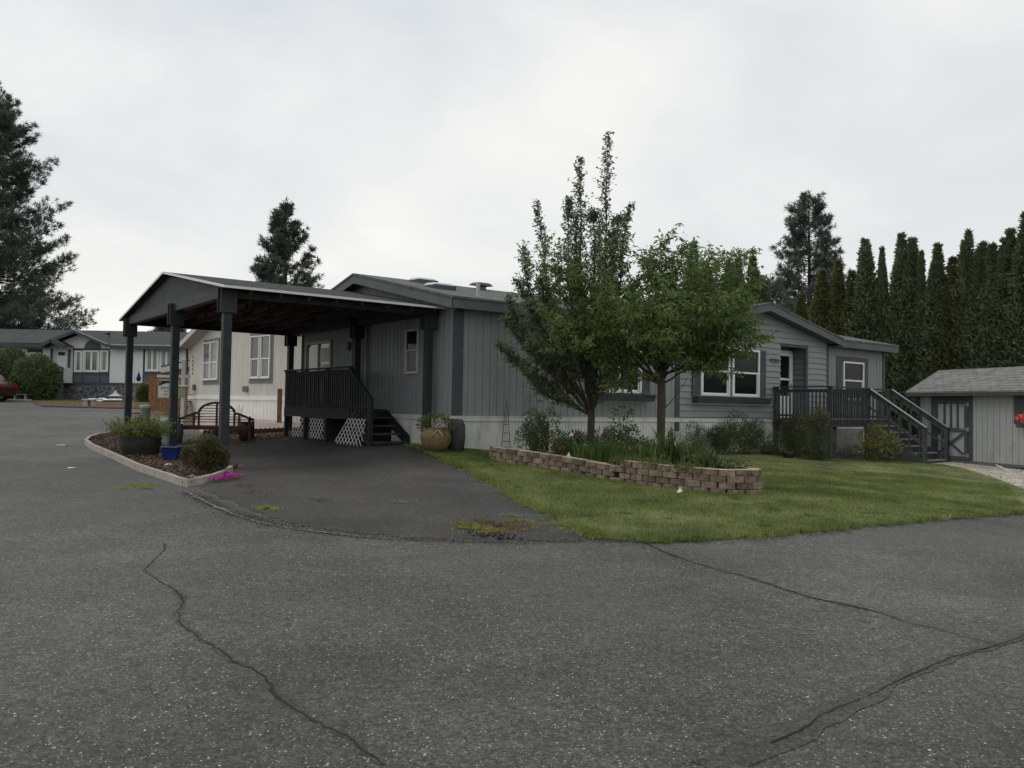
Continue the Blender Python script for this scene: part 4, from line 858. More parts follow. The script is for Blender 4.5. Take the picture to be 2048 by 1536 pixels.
# patio with scalloped brick edging
M_patio = mat('patio_paver', (.36, .29, .26), .85, .12, 3, .3, 30, col2=(.45, .38, .34), dirt=((.22, .17, .15), 5, .6))
pat = [G(*p) for p in [(405,868),(500,866),(597,860),(602,850),(578,846),(520,842),(470,838),(420,835),(398,838),(385,850)]]
struct(drape(pat, .05, .5), 'patio', M_patio)
strip = [G(*p) for p in [(400,872),(500,869),(598,863),(602,876),(560,880),(500,884),(440,890),(372,893),(375,878)]]
struct(drape(strip, .016, .5), 'soil_strip', M_soilb)
pa = Vector((*G(405, 869), 0)); pb = Vector((*G(598, 863), 0)); n_ = int((pb - pa).length / .13); w = MB()
for i in range(n_):
    p = pa.lerp(pb, (i + .5) / n_); z = H(p.x, p.y); b0 = len(w.v)
    ring = [(p.x - .062, p.y, z - .05)] + [(p.x - .062 * math.cos(t), p.y, z + .09 + .045 * math.sin(t)) for t in (0, .5, 1, 1.57, 2.1, 2.6, 3.14)] + [(p.x + .062, p.y, z - .05)]; w.slab(ring, (0, .07, 0))
w.solo('brick_edging', mat('edging_brick', (.12, .06, .045), .9, .3, 8, .4), 'row of scalloped dark red bricks edging the pink patio behind the bench', 'edging', *G(500, 866))
C, Dd = [], []
def twigs(n, px0, px1, py0, py1, seed, m, name, label=None):
    pass

# ------------------------------------------------------------------ far house across the street
FY = 48.7
def fa(px, py=740): return at(px, py, FY).x
def fz(px, py): return at(px, py, FY).z
f0 = fa(255); fzg = H(f0, FY)
far = thing('far_house', 'pale grey house across the street with arched gable, white windows and stone skirting', 'house', f0, FY)
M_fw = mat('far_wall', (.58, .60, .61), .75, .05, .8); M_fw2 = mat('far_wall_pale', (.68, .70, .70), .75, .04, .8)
M_ft = mat('far_trim', (.06, .075, .085), .7, .15, 2); M_fp = mat('far_panel', (.10, .125, .14), .7, .12, 3); M_stone = None
def fbox(mb, x0, y0, x1, y1, d0=-.05, d1=0, mi=0):   # pixel rectangle on the facade plane
    xc, yc = (x0 + x1) / 2, (y0 + y1) / 2; mb.box(fa(x0, yc) - f0, fa(x1, yc) - f0, d0, d1, fz(xc, y1), fz(xc, y0), mi); return mb
ze = fz(255, 694); zb = fz(255, 778)
w = MB(); w.box(fa(-140) - f0, fa(372) - f0, .0, 8, zb, ze); w.build('wall', M_fw, far)
w = MB(); zt = fz(159, 668); w.slab([(fa(100) - f0, -.02, ze - .2), (fa(226) - f0, -.02, ze - .2), (fa(226) - f0, -.02, ze), (fa(159) - f0, -.02, zt), (fa(100) - f0, -.02, ze)], (0, .5, 0)); w.build('gable', M_fw2, far)
for a4 in ((220, 694, 253, 768), (253.1, 694, 286.4, 768), (86, 699, 101, 735), (46, 699, 56, 728)): w = MB(); fbox(w, *a4, -.035, -.001); w.build('wall_panel', M_fw2, far)
w = MB(); fbox(w, 147, 697, 219, 702, -.06, -.002); fbox(w, 147, 744, 219, 749, -.06, -.002); fbox(w, 146.5, 702, 149, 768, -.055, -.002); fbox(w, 217.5, 702, 220, 768, -.055, -.002); fbox(w, 165, 749, 168, 766, -.055, -.002); fbox(w, 199, 749, 202, 766, -.055, -.002); fbox(w, 146, 766, 372, 771, -.06, -.002)
fbox(w, 286.5, 693, 289.5, 768, -.055, -.002); fbox(w, 289.5, 694, 372, 698, -.06, -.002); fbox(w, 56, 698, 85, 705, -.06, -.002); fbox(w, 82, 705, 86, 722, -.06, -.002); fbox(w, 101, 697, 105, 760, -.05, -.002); fbox(w, 137, 699, 141, 735, -.05, -.002); fbox(w, 289.5, 744, 372, 749, -.055, -.002)
w.build('trim', M_ft, far)
for a4 in ((149, 749, 217.5, 766), (289.5, 749, 372, 766)): w = MB(); fbox(w, *a4, -.03, -.002); w.build('panel', M_fp, far)
w = MB(); cxx = fa(184.5) - f0; rr0 = fa(201) - fa(168); zz0 = fz(184, 697)
w.slab([(cxx + rr0 / 2 * math.cos(t), -.05, zz0 + rr0 / 2 * 1.05 * math.sin(t)) for t in np.linspace(0, math.pi, 14)], (0, .04, 0)); w.build('arch_panel', M_fp, far)
FP = lambda a, d, z: (a, d - .03, z)
for x0, x1, y0, y1, cols in ((149, 165, 701.5, 744.5, []), (166.5, 199, 701, 744.5, [183]), (200.5, 217, 700.5, 744, []), (291, 318, 697.5, 743, [304.5]), (319.5, 347, 697.5, 743, [333]), (59, 82, 705, 722, [70.5])):
    window(far, FP, fa(x0) - f0, fa(x1) - f0, fz((x0 + x1) / 2, y1), fz((x0 + x1) / 2, y0), [fa(c) - f0 for c in cols], None, .09, M_curt)
w = MB(); fbox(w, 114.5, 701, 134, 738, -.05, -.002); fd = w.build('front_door', M_white, far)
w = MB(); fbox(w, 117.5, 704, 131, 711, -.056, -.051); w.build('pane', M_glass, fd)
m, t, b = newmat('fieldstone'); n = t.nodes.new; v = n('ShaderNodeTexVoronoi'); v.feature = 'DISTANCE_TO_EDGE'; v.inputs['Scale'].default_value = 3.6; tcx = n('ShaderNodeTexCoord'); t.links.new(tcx.outputs['Object'], v.inputs[0])
rp = n('ShaderNodeValToRGB'); rp.color_ramp.elements[0].position = .03; rp.color_ramp.elements[0].color = (.22, .23, .245, 1); rp.color_ramp.elements[1].position = .09; rp.color_ramp.elements[1].color = (.07, .08, .095, 1); t.links.new(v.outputs['Distance'], rp.inputs[0]); t.links.new(rp.outputs[0], b.inputs['Base Color']); b.inputs['Roughness'].default_value = .8
w = MB(); w.box(fa(85) - f0, fa(372) - f0, -.04, .0, fzg - .4, zb + .28); w.box(fa(-140) - f0, fa(85) - f0, -.02, 0, fzg - .4, zb + .28); w.build('stone_skirting', m, far)
w = MB(); fbox(w, 188, 778, 198, 785, -.05, -.041); w.build('vent', M_ft, far)
zrid = fz(260, 664); 
w = MB(); xL, xR = fa(-150) - f0, fa(380) - f0; xa = fa(159) - f0; x1_, x2_ = fa(96) - f0, fa(226) - f0; w.slab([(xL, -.5, ze + .12), (x1_, -.5, ze + .12), (xa, 3.6, ze + .12 + 4.1 * (zrid + .28 - ze) / 4.7), (x2_, -.5, ze + .12), (xR, -.5, ze + .12), (xR, 4.2, zrid + .4), (xL, 4.2, zrid + .4)], (0, 0, -.07)); w.slab([(xL, 4.2, zrid + .4), (xR, 4.2, zrid + .4), (xR, 8.5, ze + .12), (xL, 8.5, ze + .12)], (0, 0, -.07))
za_ = fz(159, 661); xa = fa(159) - f0; x1_, x2_ = fa(96) - f0, fa(226) - f0
w.slab([(xa, -.7, za_), (xa, 4, za_ + .05), (x1_, -.4, ze + .15), (x1_, -.7, ze + .12)], (0, 0, -.07)); w.slab([(xa, -.7, za_), (x2_, -.7, ze + .12), (x2_, -.4, ze + .15), (xa, 4, za_ + .05)], (0, 0, -.07)); w.build('roof', M_froof, far)
w = MB(); w.bar((xa, -.72, za_ - .12), (x1_, -.72, ze - .0), .04, .16); w.bar((xa, -.72, za_ - .12), (x2_, -.72, ze - .0), .04, .16); w.box(x2_ + .02, xR, -.52, -.48, ze - .15, ze + .05); w.box(xL, x1_ - .02, -.52, -.48, ze - .15, ze + .05)
w.bar((fa(122) - f0, -1.2, fz(122, 684)), (fa(98) - f0, -1.2, fz(98, 697)), .04, .18); w.bar((fa(122) - f0, -1.2, fz(122, 684)), (fa(147) - f0, -1.2, fz(147, 697)), .04, .18); w.build('fascia', M_ft, far)
w = MB(); w.bar((xa, -.75, za_ - .02), (x2_, -.75, ze + .1), .02, .05); w.box(x2_, xR, -.54, -.52, ze + .06, ze + .12); w.build('drip_edge', mat('drip_grey', (.4, .42, .42), .5), far)
w = MB(); k0, k1, k2 = fa(122) - f0, fa(97) - f0, fa(148) - f0; w.slab([(k0, -1.2, fz(122, 682)), (k1, -1.2, fz(97, 695)), (k1, -.1, fz(97, 695)), (k0, -.1, fz(122, 682))], (0, 0, .05)); w.slab([(k0, -1.2, fz(122, 682)), (k2, -1.2, fz(148, 695)), (k2, -.1, fz(148, 695)), (k0, -.1, fz(122, 682))], (0, 0, .05)); w.build('porch_roof', M_froof, far)
w = MB(); w.box(fa(112) - f0, fa(150) - f0, -1.3, -.05, fz(130, 768), fz(130, 766)); 
for q in (113, 123, 133, 146): w.box(fa(q) - f0, fa(q) - f0 + .1, -1.3, -1.2, fzg - .1, fz(q, 737))
w.box(fa(113) - f0, fa(148) - f0, -1.32, -1.2, fz(130, 738), fz(130, 735)); w.bar((fa(118) - f0, -1.3, fz(118, 740)), (fa(142) - f0, -2.3, fz(142, 765)), .08, .1); w.box(fa(139) - f0, fa(153) - f0, -2.2, -1.35, fzg - .1, fz(146, 760)); w.build('porch_railing', M_ft, far)
w = MB()
for q in (119.5, 126): w.box(fa(q) - f0, fa(q) - f0 + .09, -1.36, -1.32, fz(q, 777), fz(q, 742))
w.build('picket', M_fw2, far)
for i, (x0, x1, y) in enumerate(((92, 120, 769.5), (87, 127, 775), (84, 133, 780.5), (90, 138, 786))):
    w = MB(); w.box(fa(x0) - f0, fa(x1) - f0, -1.7 - .28 * i, -1.4 - .28 * i, fz(100, y + 1.1), fz(100, y)); w.build('step', mat('far_step', (.45, .45, .43), .7), far)

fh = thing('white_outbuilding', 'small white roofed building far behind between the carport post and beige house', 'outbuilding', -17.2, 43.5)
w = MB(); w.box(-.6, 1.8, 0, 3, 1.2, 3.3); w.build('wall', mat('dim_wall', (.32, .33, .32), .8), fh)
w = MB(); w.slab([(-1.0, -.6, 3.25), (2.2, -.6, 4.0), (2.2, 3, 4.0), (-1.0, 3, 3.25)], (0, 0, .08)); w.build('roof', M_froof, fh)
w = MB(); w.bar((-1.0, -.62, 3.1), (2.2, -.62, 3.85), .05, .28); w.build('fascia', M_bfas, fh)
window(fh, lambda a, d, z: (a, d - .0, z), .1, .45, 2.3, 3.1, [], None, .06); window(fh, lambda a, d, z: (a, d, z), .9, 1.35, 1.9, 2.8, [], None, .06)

# ------------------------------------------------------------------ red car at the left edge
cxr = at(15, 790, 43).x
car = thing('parked_car', 'dark red car parked across the street, its tail just inside the left edge', 'car', cxr - 2.2, 43, R(180))
M_car = mat('car_red', (.045, .009, .008), .25, .05, 2, metal=.3, spec=.7); M_tyre = mat('tyre', (.015, .015, .015), .9)
cz = ROOT[car.name][2]
w = MB(); prof = [(-2.2, .45), (-2.22, .8), (-2.1, .98), (-1.75, 1.05), (-1.35, 1.42), (-.2, 1.47), (.6, 1.38), (1.1, 1.0), (2.1, .85), (2.25, .55), (2.2, .32), (-2.1, .3)]
w.slab([(x, -.85, z + cz) for x, z in prof], (0, 1.7, 0)); w.build('body', M_car, car, bevel=.05)
w = MB(); w.slab([(-1.62, -.865, 1.04 + cz), (-1.3, -.865, 1.36 + cz), (-.2, -.865, 1.4 + cz), (.5, -.865, 1.32 + cz), (.9, -.865, 1.02 + cz)], (0, 1.73, 0)); w.build('window', M_glass, car)
for x in (-1.4, 1.4):
    for y in (-.86, .72):
        w = MB(); w.v = []; w.tube([(x, y, .32 + cz), (x, y + .15, .32 + cz)], .32, 18); wh = w.build('wheel', M_tyre, car)
        w = MB(); w.tube([(x, y - .01, .32 + cz), (x, y + .16, .32 + cz)], .19, 12); w.build('rim', M_hinge, wh)
for y in (-.8, .6): w = MB(); w.box(-2.24, -2.15, y, y + .2, .75 + cz, .92 + cz); w.build('tail_light', mat('tail_red', (.3, .01, .01), .2), car)

# ------------------------------------------------------------------ retaining wall and planting bed
RW = [(-.42,17.75,.70),(-.40,17.3,.70),(-.05,17.0,.68),(.26,16.7,.66),(1.02,16.0,.60),(1.45,15.58,.55),(1.82,15.2,.50),(1.84,15.18,.61),(2.4,14.4,.60),(2.96,13.85,.59),(3.47,13.5,.58),(3.75,13.47,.58),(3.98,13.56,.58),(4.13,13.75,.58),(4.2,14.02,.58),(4.2,14.4,.57),(4.1,14.9,.55),(3.9,15.8,.52),(3.2,17.0,.48),(2.0,17.9,.5),(.8,18.35,.55),(-.1,18.35,.62)]
RL = RW + [RW[0]]
def walk(L_, step):
    out = []; acc = 0; nxt = 0
    for a, b in zip(L_, L_[1:]):
        d = math.dist(a[:2], b[:2])
        while nxt <= acc + d and d > 1e-6:
            t = (nxt - acc) / d; out.append(tuple(a[k] + (b[k] - a[k]) * t for k in range(3)) + ((b[0] - a[0]) / d, (b[1] - a[1]) / d)); nxt += step
        acc += d
    return out
M_block = mat('wall_block', (.16, .12, .088), .95, .3, 9, 1.0, 45, col2=(.30, .235, .18), dirt=((.075, .07, .055), 5, .7), island=.35); M_cap = mat('block_top', (.44, .355, .25), .9, .15, 8, .4, 60, island=.15)
rb = random.Random(11); w = MB(); bh = .105
pts = walk(RL, .145)
for c in range(5):
    i = c % 2
    while i < len(pts) - 2:
        x, y, zt, tx, ty = pts[i]; x2, y2, zt2, _, _ = pts[i + 2] if abs(pts[i + 2][2] - zt) < .08 else (pts[i + 2][0], pts[i + 2][1], zt, 0, 0)
        L = math.dist((x, y), (x2, y2)); tx, ty = (x2 - x) / L, (y2 - y) / L; nxo, nyo = ty, -tx     # outward
        if (nxo * (x - 1.9) + nyo * (y - 16)) < 0: nxo, nyo = -nxo, -nyo
        z1 = zt - c * bh; z1b = zt2 - c * bh
        if z1 > H(x, y) - .06:
            bt = c * .012 + rb.uniform(-.006, .008); g_ = rb.uniform(.006, .014); d = .19; jz = rb.uniform(-.006, .006)
            ax, ay = x + tx * g_ + nxo * bt, y + ty * g_ + nyo * bt; bx_, by_ = x2 - tx * g_ + nxo * bt, y2 - ty * g_ + nyo * bt; mx_, my_ = (ax + bx_) / 2 + nxo * (.03 + rb.uniform(0, .012)), (ay + by_) / 2 + nyo * .03
            q1, q2 = (ax + (mx_ - ax) * .45, ay + (my_ - ay) * .45 ), (bx_ + (mx_ - bx_) * .45, by_ + (my_ - by_) * .45)
            q1 = (q1[0] + nxo * .014, q1[1] + nyo * .014); q2 = (q2[0] + nxo * .014, q2[1] + nyo * .014)
            cx1, cy1 = bx_ - nxo * d, by_ - nyo * d; cx2, cy2 = ax - nxo * d, ay - nyo * d
            ring = [(ax, ay), q1, (mx_, my_), q2, (bx_, by_), (cx1, cy1), (cx2, cy2)]; zl_ = [z1, z1 * .7 + z1b * .3, (z1 + z1b) / 2, z1 * .3 + z1b * .7, z1b, z1b, z1]
            n0 = len(w.v); w.v += [(p[0], p[1], zz_ - bh + .008) for p, zz_ in zip(ring, zl_)] + [(p[0] - nxo * .006, p[1] - nyo * .006, zz_ + jz) for p, zz_ in zip(ring, zl_)]
            k = 7; w.f.append(tuple(n0 + k + j for j in range(k))); w.mi.append(1 if c == 0 else 0)
            for j in range(k): w.f.append((n0 + j, n0 + (j + 1) % k, n0 + k + (j + 1) % k, n0 + k + j)); w.mi.append(0)
        i += 2
w.solo('retaining_wall', [M_block, M_cap], 'curved low retaining wall of brown split blocks with tan tops round the planting bed on the lawn', 'retaining wall', 1.9, 16.0)
BX = np.array([(p[0], p[1], p[2]) for p in RW])
def bedz(x, y):
    x = np.asarray(x, float); y = np.asarray(y, float); d = (x[..., None] - BX[:, 0]) ** 2 + (y[..., None] - BX[:, 1]) ** 2; wq = 1 / (d + .05) ** 1.5; return (wq * BX[:, 2]).sum(-1) / wq.sum(-1) - .07
def BH(x, y): return float(bedz(np.array([x]), np.array([y]))[0])
struct(drape([(p[0], p[1]) for p in RW], 0, .25, bedz), 'planting_bed', M_soil)
def chips(n, poly, hf, size, m, name, seed, off=.01):
    q = np.random.default_rng(seed); P = np.array([p[:2] for p in poly]); x = q.uniform(P[:, 0].min(), P[:, 0].max(), n * 3); y = q.uniform(P[:, 1].min(), P[:, 1].max(), n * 3); k = inpoly(x, y, [tuple(p) for p in P]); x, y = x[k][:n], y[k][:n]; n = len(x)
    C = np.stack([x, y, hf(x, y) + off + q.uniform(0, .015, n)], 1); D = q.normal(size=(n, 3)); D[:, 2] *= .3; w = MB(); addq(w, leafquads(C, D, q.uniform(.4, 1.5, n) * size, q.uniform(.3, .8, n) * size, .05, seed)); o = w.build(name, m); o['kind'] = 'stuff'; return o
chips(2500, RW, bedz, .05, leafmat('red_chip', (.10, .035, .02), (.24, .10, .06), None, 0, .9), 'mulch', 21)

# ------------------------------------------------------------------ plants
def rootplant(name, label, cat, x, y, z, group=None): return thing(name, label, cat, x, y, 0, group, z)
def bush(name, label, cat, x, y, z, rx, h, n, L, Wd, m, seed=1, group=None, stems=10, up=.5, lump=.35, flat=None, ry=None, flowers=None, shell=.25):
    t = rootplant(name, label, cat, x, y, z, group); q = np.random.default_rng(seed); ry = ry or rx
    K = 7; lc = q.normal(size=(K, 3)) * [.42, .42, .25] + [0, 0, .55]; lr = q.uniform(.38, .62, K)
    k = q.integers(0, K, n); d = q.normal(size=(n, 3)); d /= np.linalg.norm(d, axis=1, keepdims=True); rad = q.uniform(shell, 1, (n, 1)) ** .5
    P = lc[k] + d * rad * lr[k][:, None] * np.array([1, 1, .8]); P[:, 2] = np.abs(P[:, 2]); P *= np.array([rx, ry, h]) / np.array([1, 1, 1.05]); P[:, 2] = np.clip(P[:, 2], .02, None)
    D = d + q.normal(size=(n, 3)) * .5; D[:, 2] += up; w = MB(); addq(w, leafquads(P + [x, y, z], D, q.uniform(.6, 1.3, n) * L, q.uniform(.7, 1.2, n) * Wd, .2, seed)); w.build('foliage', m, t, world=True)
    w = MB()
    for i in range(stems):
        e_ = P[q.integers(0, n)] + [x, y, z]; s_ = np.array([x, y, z]) + q.normal(size=3) * [rx * .12, ry * .12, 0]; mpt = (s_ + e_) / 2 + [0, 0, h * .08]; w.tube([s_, mpt, e_], [.009, .006, .003], 4, cap=False)
    if stems: w.build('stem', M_stem, t, world=True)
    if flowers:
        fm, fn, fs = flowers; top = P[P[:, 2] > np.quantile(P[:, 2], .6)]; w = MB(); idx = q.integers(0, len(top), fn); c = top[idx] * 1.03 + [x, y, z + .01]
        c = np.repeat(c, 6, 0); dd = q.normal(size=c.shape); dd[:, 2] = np.abs(dd[:, 2]); addq(w, leafquads(c, dd, fs, fs * .7, .1, seed)); w.build('flowers', fm, t, world=True)
    return t
def bladeplant(name, label, cat, x, y, z, n, Lmin, Lmax, wd, m, seed=1, group=None, spread=.1, lean=(.25, 1.0), stalks=0, fl=None):
    t = rootplant(name, label, cat, x, y, z, group); q = random.Random(seed); w = MB()
    for i in range(n):
        a = q.uniform(0, 2 * math.pi); L = q.uniform(Lmin, Lmax); ln = q.uniform(*lean); bx_, by_ = x + q.gauss(0, spread), y + q.gauss(0, spread); P = []; th = ln * .35; px_, pz_ = 0, 0
        K = 6
        for j in range(K + 1):
            wv = wd * (1 - (j / K) ** 2) / 2 * q.uniform(.9, 1.1) + .0008; cx1 = bx_ + math.cos(a) * px_; cy1 = by_ + math.sin(a) * px_; P.append(((cx1 - math.sin(a) * wv, cy1 + math.cos(a) * wv, z + pz_), (cx1 + math.sin(a) * wv, cy1 - math.cos(a) * wv, z + pz_)))
            th_ = th + ln * 1.3 * (j / K) ** 1.5; px_ += math.sin(th_) * L / K; pz_ += math.cos(th_) * L / K
        n0 = len(w.v)
        for l_, r_ in P: w.v += [l_, r_]
        for j in range(K): w.f.append((n0 + 2 * j, n0 + 2 * j + 1, n0 + 2 * j + 3, n0 + 2 * j + 2)); w.mi.append(0)
    w.build('foliage', m, t, world=True)
    if stalks:
        w = MB(); f_ = MB()
        for i in range(stalks):
            a = q.uniform(0, 6.3); r_ = q.uniform(.05, .3); H_ = Lmax * q.uniform(1.0, 1.3); e_ = Vector((x + math.cos(a) * r_, y + math.sin(a) * r_, z + H_)); w.tube([(x, y, z), (x + math.cos(a) * r_ * .4, y + math.sin(a) * r_ * .4, z + H_ * .5), e_], [.005, .004, .003], 4, cap=False)
            c = np.repeat(np.array([e_]), 8, 0); dd = np.random.default_rng(seed + i).normal(size=(8, 3)); addq(f_, leafquads(c, dd, .05, .03, .1, i))
        w.build('stalk', mat('pale_stalk', (.3, .3, .2), .8), t, world=True); f_.build('flower', fl or M_whitef, t, world=True)
    return t
def bp(px, Y):  # a point of the bed at that column and distance
    x = at(px, 850, Y).x; return x, Y, BH(x, Y)
x, y, z = bp(1085, 17.1); bush('leggy_shrub', 'tall dark leggy shrub left of the slender pear trunk in the walled bed', 'shrub', x, y, z, .46, .78, 2200, .06, .024, M_shrub, 31, stems=22, up=.9)
x, y, z = bp(1060, 17.5); bush('leggy_shrub', 'thin open shrub with bare tips beside the wire obelisk', 'shrub', x, y, z, .3, .55, 700, .05, .022, M_shrub, 32, stems=12, up=1)
x, y, z = bp(1115, 16.6); bush('rose_bush', 'low dark rose bush with one red bloom in the walled bed', 'rose bush', x, y, z, .42, .42, 1500, .045, .028, M_shrub, 33, stems=12)
fx_, fy_ = at(1123, 896, 16.25).x, 16.25
w = MB(); C, Dd = ellip(40, (fx_, fy_, at(1123, 896, 16.25).z), (.045, .045, .04), 6); addq(w, leafquads(C, Dd, .04, .035, seed=2)); w.tube([(fx_, fy_, BH(fx_, fy_)), (fx_, fy_, BH(fx_, fy_) + .14)], .004, 4); w.solo('red_rose', M_red, 'single red rose bloom low in the walled bed', 'flower', fx_, fy_, z=BH(fx_, fy_))
x, y, z = bp(1240, 17.9); bush('broadleaf_shrub', 'open round leaved shrub against the white skirting between the two young trees', 'shrub', x, y, z, .55, .78, 1300, .055, .042, M_shrub, 34, stems=22, up=.5)
x, y, z = bp(1170, 16.9); bush('broadleaf_shrub', 'small dark shrub at the foot of the tall pear tree', 'shrub', x, y, z, .45, .5, 1100, .05, .03, M_shrub, 35, stems=12)
for i, (px, Y, n, L) in enumerate(((1165, 16.2, 260, .42), (1205, 16.1, 320, .46), (1245, 15.9, 300, .45), (1275, 15.8, 260, .42), (1140, 16.5, 220, .38), (1225, 16.7, 260, .5), (1300, 16.2, 240, .46), (1260, 15.4, 200, .3))):
    x, y, z = bp(px, Y); bladeplant('grassy_clump', 'fine upright green grassy clump between the two young trees', 'grass clump', x, y, z, n, L * .6, L, .010, M_blade, 40 + i, 'grassy clumps in the walled bed', .13, (.1, .7), stalks=1 if i == 0 else 0)
x, y, z = bp(1335, 15.3); bladeplant('iris_clump', 'big iris clump with long sword leaves right in front of the cherry trunk', 'iris', x, y, z, 90, .5, .95, .032, M_blade, 50, None, .13, (.15, 1.0))
x, y, z = bp(1305, 15.0); bladeplant('iris_clump', 'medium clump of sword leaves left of the cherry trunk base', 'iris', x, y, z, 60, .4, .72, .026, M_blade, 51, None, .12, (.2, 1.1))
x, y, z = bp(1385, 15.2); bladeplant('daylily', 'arching daylily right of the cherry trunk', 'daylily', x, y, z, 90, .4, .68, .022, M_blade, 52, None, .12, (.4, 1.3), stalks=0)
x, y, z = bp(1425, 14.7); bladeplant('daylily', 'paler arching daylily drooping toward the right end of the walled bed', 'daylily', x, y, z, 80, .35, .58, .026, leafmat('pale_blade', (.07, .10, .04), (.17, .21, .09), None, .25), 53, None, .1, (.6, 1.5))
for i, (px, Y, r_, h_) in enumerate(((1255, 14.95, .3, .17), (1310, 14.35, .32, .16), (1370, 14.05, .3, .16), (1235, 15.6, .22, .14))):
    x, y, z = bp(px, Y); bush('low_herb', 'low green herb cushion just behind the front blocks of the curved wall', 'herb', x, y, z, r_, h_, 420, .045, .022, M_shrubl, 60 + i, 'low herbs along the curved wall', stems=0)
x, y, z = bp(1470, 14.4); bush('low_herb', 'sparse herb at the right end of the walled bed over red mulch', 'herb', x, y, z, .3, .2, 260, .05, .025, M_shrub, 66, stems=5)
w = MB(); x, y = at(1138, 905, 16.15).x, 16.15; z = BH(x, y); w.blob((x, y, z + .06), (.08, .05, .07), 3, 1, .5); w.solo('white_rock', mat('white_rock', (.6, .6, .57), .8), 'small white rock on the curved wall near the red rose', 'rock', x, y, z=z)
for i, (px, Y, rx_, h_, n_l, mm_, lab) in enumerate(((1145, 16.9, .36, .42, 1000, M_shrub, 'mid green shrub filling the gap left of the pear trunk'), (1200, 17.4, .4, .5, 1100, M_shrubl, 'lighter leafy shrub just right of the pear trunk'), (1285, 17.2, .42, .5, 1100, M_shrub, 'dark leafy shrub close to the left of the cherry trunk'),
    (1365, 16.6, .4, .42, 900, M_shrubl, 'light green shrub right behind the daylilies'), (1405, 15.9, .36, .34, 700, M_shrub, 'low dark shrub at the back right of the walled bed'))):
    x, y, z = bp(px, Y); bush('leafy_shrub', lab, 'shrub', x, y, z, rx_, h_, n_l, .055, .026, mm_, 160 + i, stems=14, up=.7)
# orange lily by the cherry
x, y, z = bp(1345, 16.1); w = MB()
ly = rootplant('lily', 'tall lily stem with faded orange bloom right of the cherry trunk', 'lily', x, y, z); w.tube([(x, y, z), (x + .01, y, z + .6)], .008, 5, cap=False); w.build('stem', M_stem, ly, world=True)
w = MB(); C, Dd = ellip(40, (x + .01, y, z + .6), (.06, .06, .1), 7); addq(w, leafquads(C, Dd, .06, .03, seed=3)); w.build('flower', leafmat('faded_orange', (.3, .15, .06), (.5, .3, .14), None, .2), ly, world=True)
# wire obelisk
x, y = -.11, 18.0; z = BH(x, y); ob = rootplant('wire_obelisk', 'slender black wire obelisk trellis at the left end of the walled bed', 'trellis', x, y, z); w = MB(); Hh = .92
for sx_ in (-1, 1):
    for sy_ in (-1, 1): w.bar((x + sx_ * .10, y + sy_ * .10, z), (x + sx_ * .028, y + sy_ * .028, z + Hh), .009, .009)
w.build('frame', mat('black_iron', (.015, .015, .016), .6), ob, world=True); w = MB()
for k in range(6):
    t_ = k / 5; h_ = .10 - .072 * t_; zz_ = z + .02 + Hh * t_
    c4 = [(x - h_, y - h_), (x + h_, y - h_), (x + h_, y + h_), (x - h_, y + h_)]
    for j in range(4): w.bar((*c4[j], zz_), (*c4[(j + 1) % 4], zz_), .007, .007)
    if k < 5:
        t2 = (k + 1) / 5; h2 = .10 - .072 * t2; z2 = z + .02 + Hh * t2
        for s_ in (-1, 1):
            for q in range(3):
                ta, tb = q / 3, (q + 1) / 3; w.bar((x + s_ * h_ * .5 * (1 if q % 2 else -1), y - h_, zz_ + (z2 - zz_) * ta), (x + s_ * h_ * .5 * (-1 if q % 2 else 1), y - h_ + .002, zz_ + (z2 - zz_) * tb), .004, .004)
w.build('wire_mesh', MATS['black_iron'], ob, world=True); w = MB(); zf = z + Hh + .02
P_ = [(0, 0), (.028, .04), (.03, .06), (.012, .10), (0, .13)]
for s_ in (-1, 1):
    for (a_, b_), (c_, d_) in zip(P_, P_[1:]): w.bar((x + s_ * a_, y, zf + b_), (x + s_ * c_, y, zf + d_), .008, .008)
w.box(x - .004, x + .004, y - .004, y + .004, zf + .12, zf + .17); w.build('finial', MATS['black_iron'], ob, world=True)

# shrubs along the house front
def gp(px, py, a=None):
    if a is None: x, y = G(px, py)
    else:
        x, y = min((hw(s_ * .02, a) for s_ in range(-10, 900)), key=lambda p: abs((at(px, py, p[1]).x) - p[0]))
    return x, y, H(x, y) + .02, F / y
for i, (px, py, wp, hp, n, L, Wd, m, lab, fl, up) in enumerate((
  (1398, 900, 32, 42, 500, .05, .012, leafmat('grey_leaf', (.04, .05, .04), (.09, .11, .085), None, .15), 'grey green lavender like shrub right behind the walled bed', None, 1.2),
  (1443, 905, 40, 44, 1100, .05, .018, M_shrub, 'dark rounded shrub under the left sill of the double window', None, .6),
  (1490, 906, 38, 50, 1000, .055, .02, M_shrub, 'loose green shrub under the double window with thin tips', None, .9),
  (1535, 902, 40, 52, 1000, .05, .018, M_shrubl, 'lighter olive shrub left of the deck corner', None, .9),
  (1590, 900, 42, 60, 1300, .05, .018, M_shrub, 'wide shrub with dusty pink flower heads in front of the deck side', (M_pinkd, 70, .045), .8),
  (1635, 903, 40, 62, 1300, .05, .018, M_shrub, 'tall sedum like shrub with pinkish heads at the front deck corner', (M_pinkd, 80, .045), .8))):
    x, y, z, s_ = gp(px, py, {1590: -1.25, 1635: -2.1}.get(px, -.62)); bush('garden_shrub', lab, 'shrub', x, y, z, wp * 1.1 / s_, hp * 1.35 / s_, int(n * 3.2), L * 1.15, Wd * 1.25, m, 70 + i, stems=18, up=up, flowers=fl, ry=.42)
x, y, z, s_ = gp(1572, 902, -1.0); bladeplant('spiky_plant', 'spiky yucca like plant rising above the shrubs by the deck side', 'yucca', x, y, z + .5, 26, .3, .55, .02, M_blade, 80, None, .03, (.1, .8))
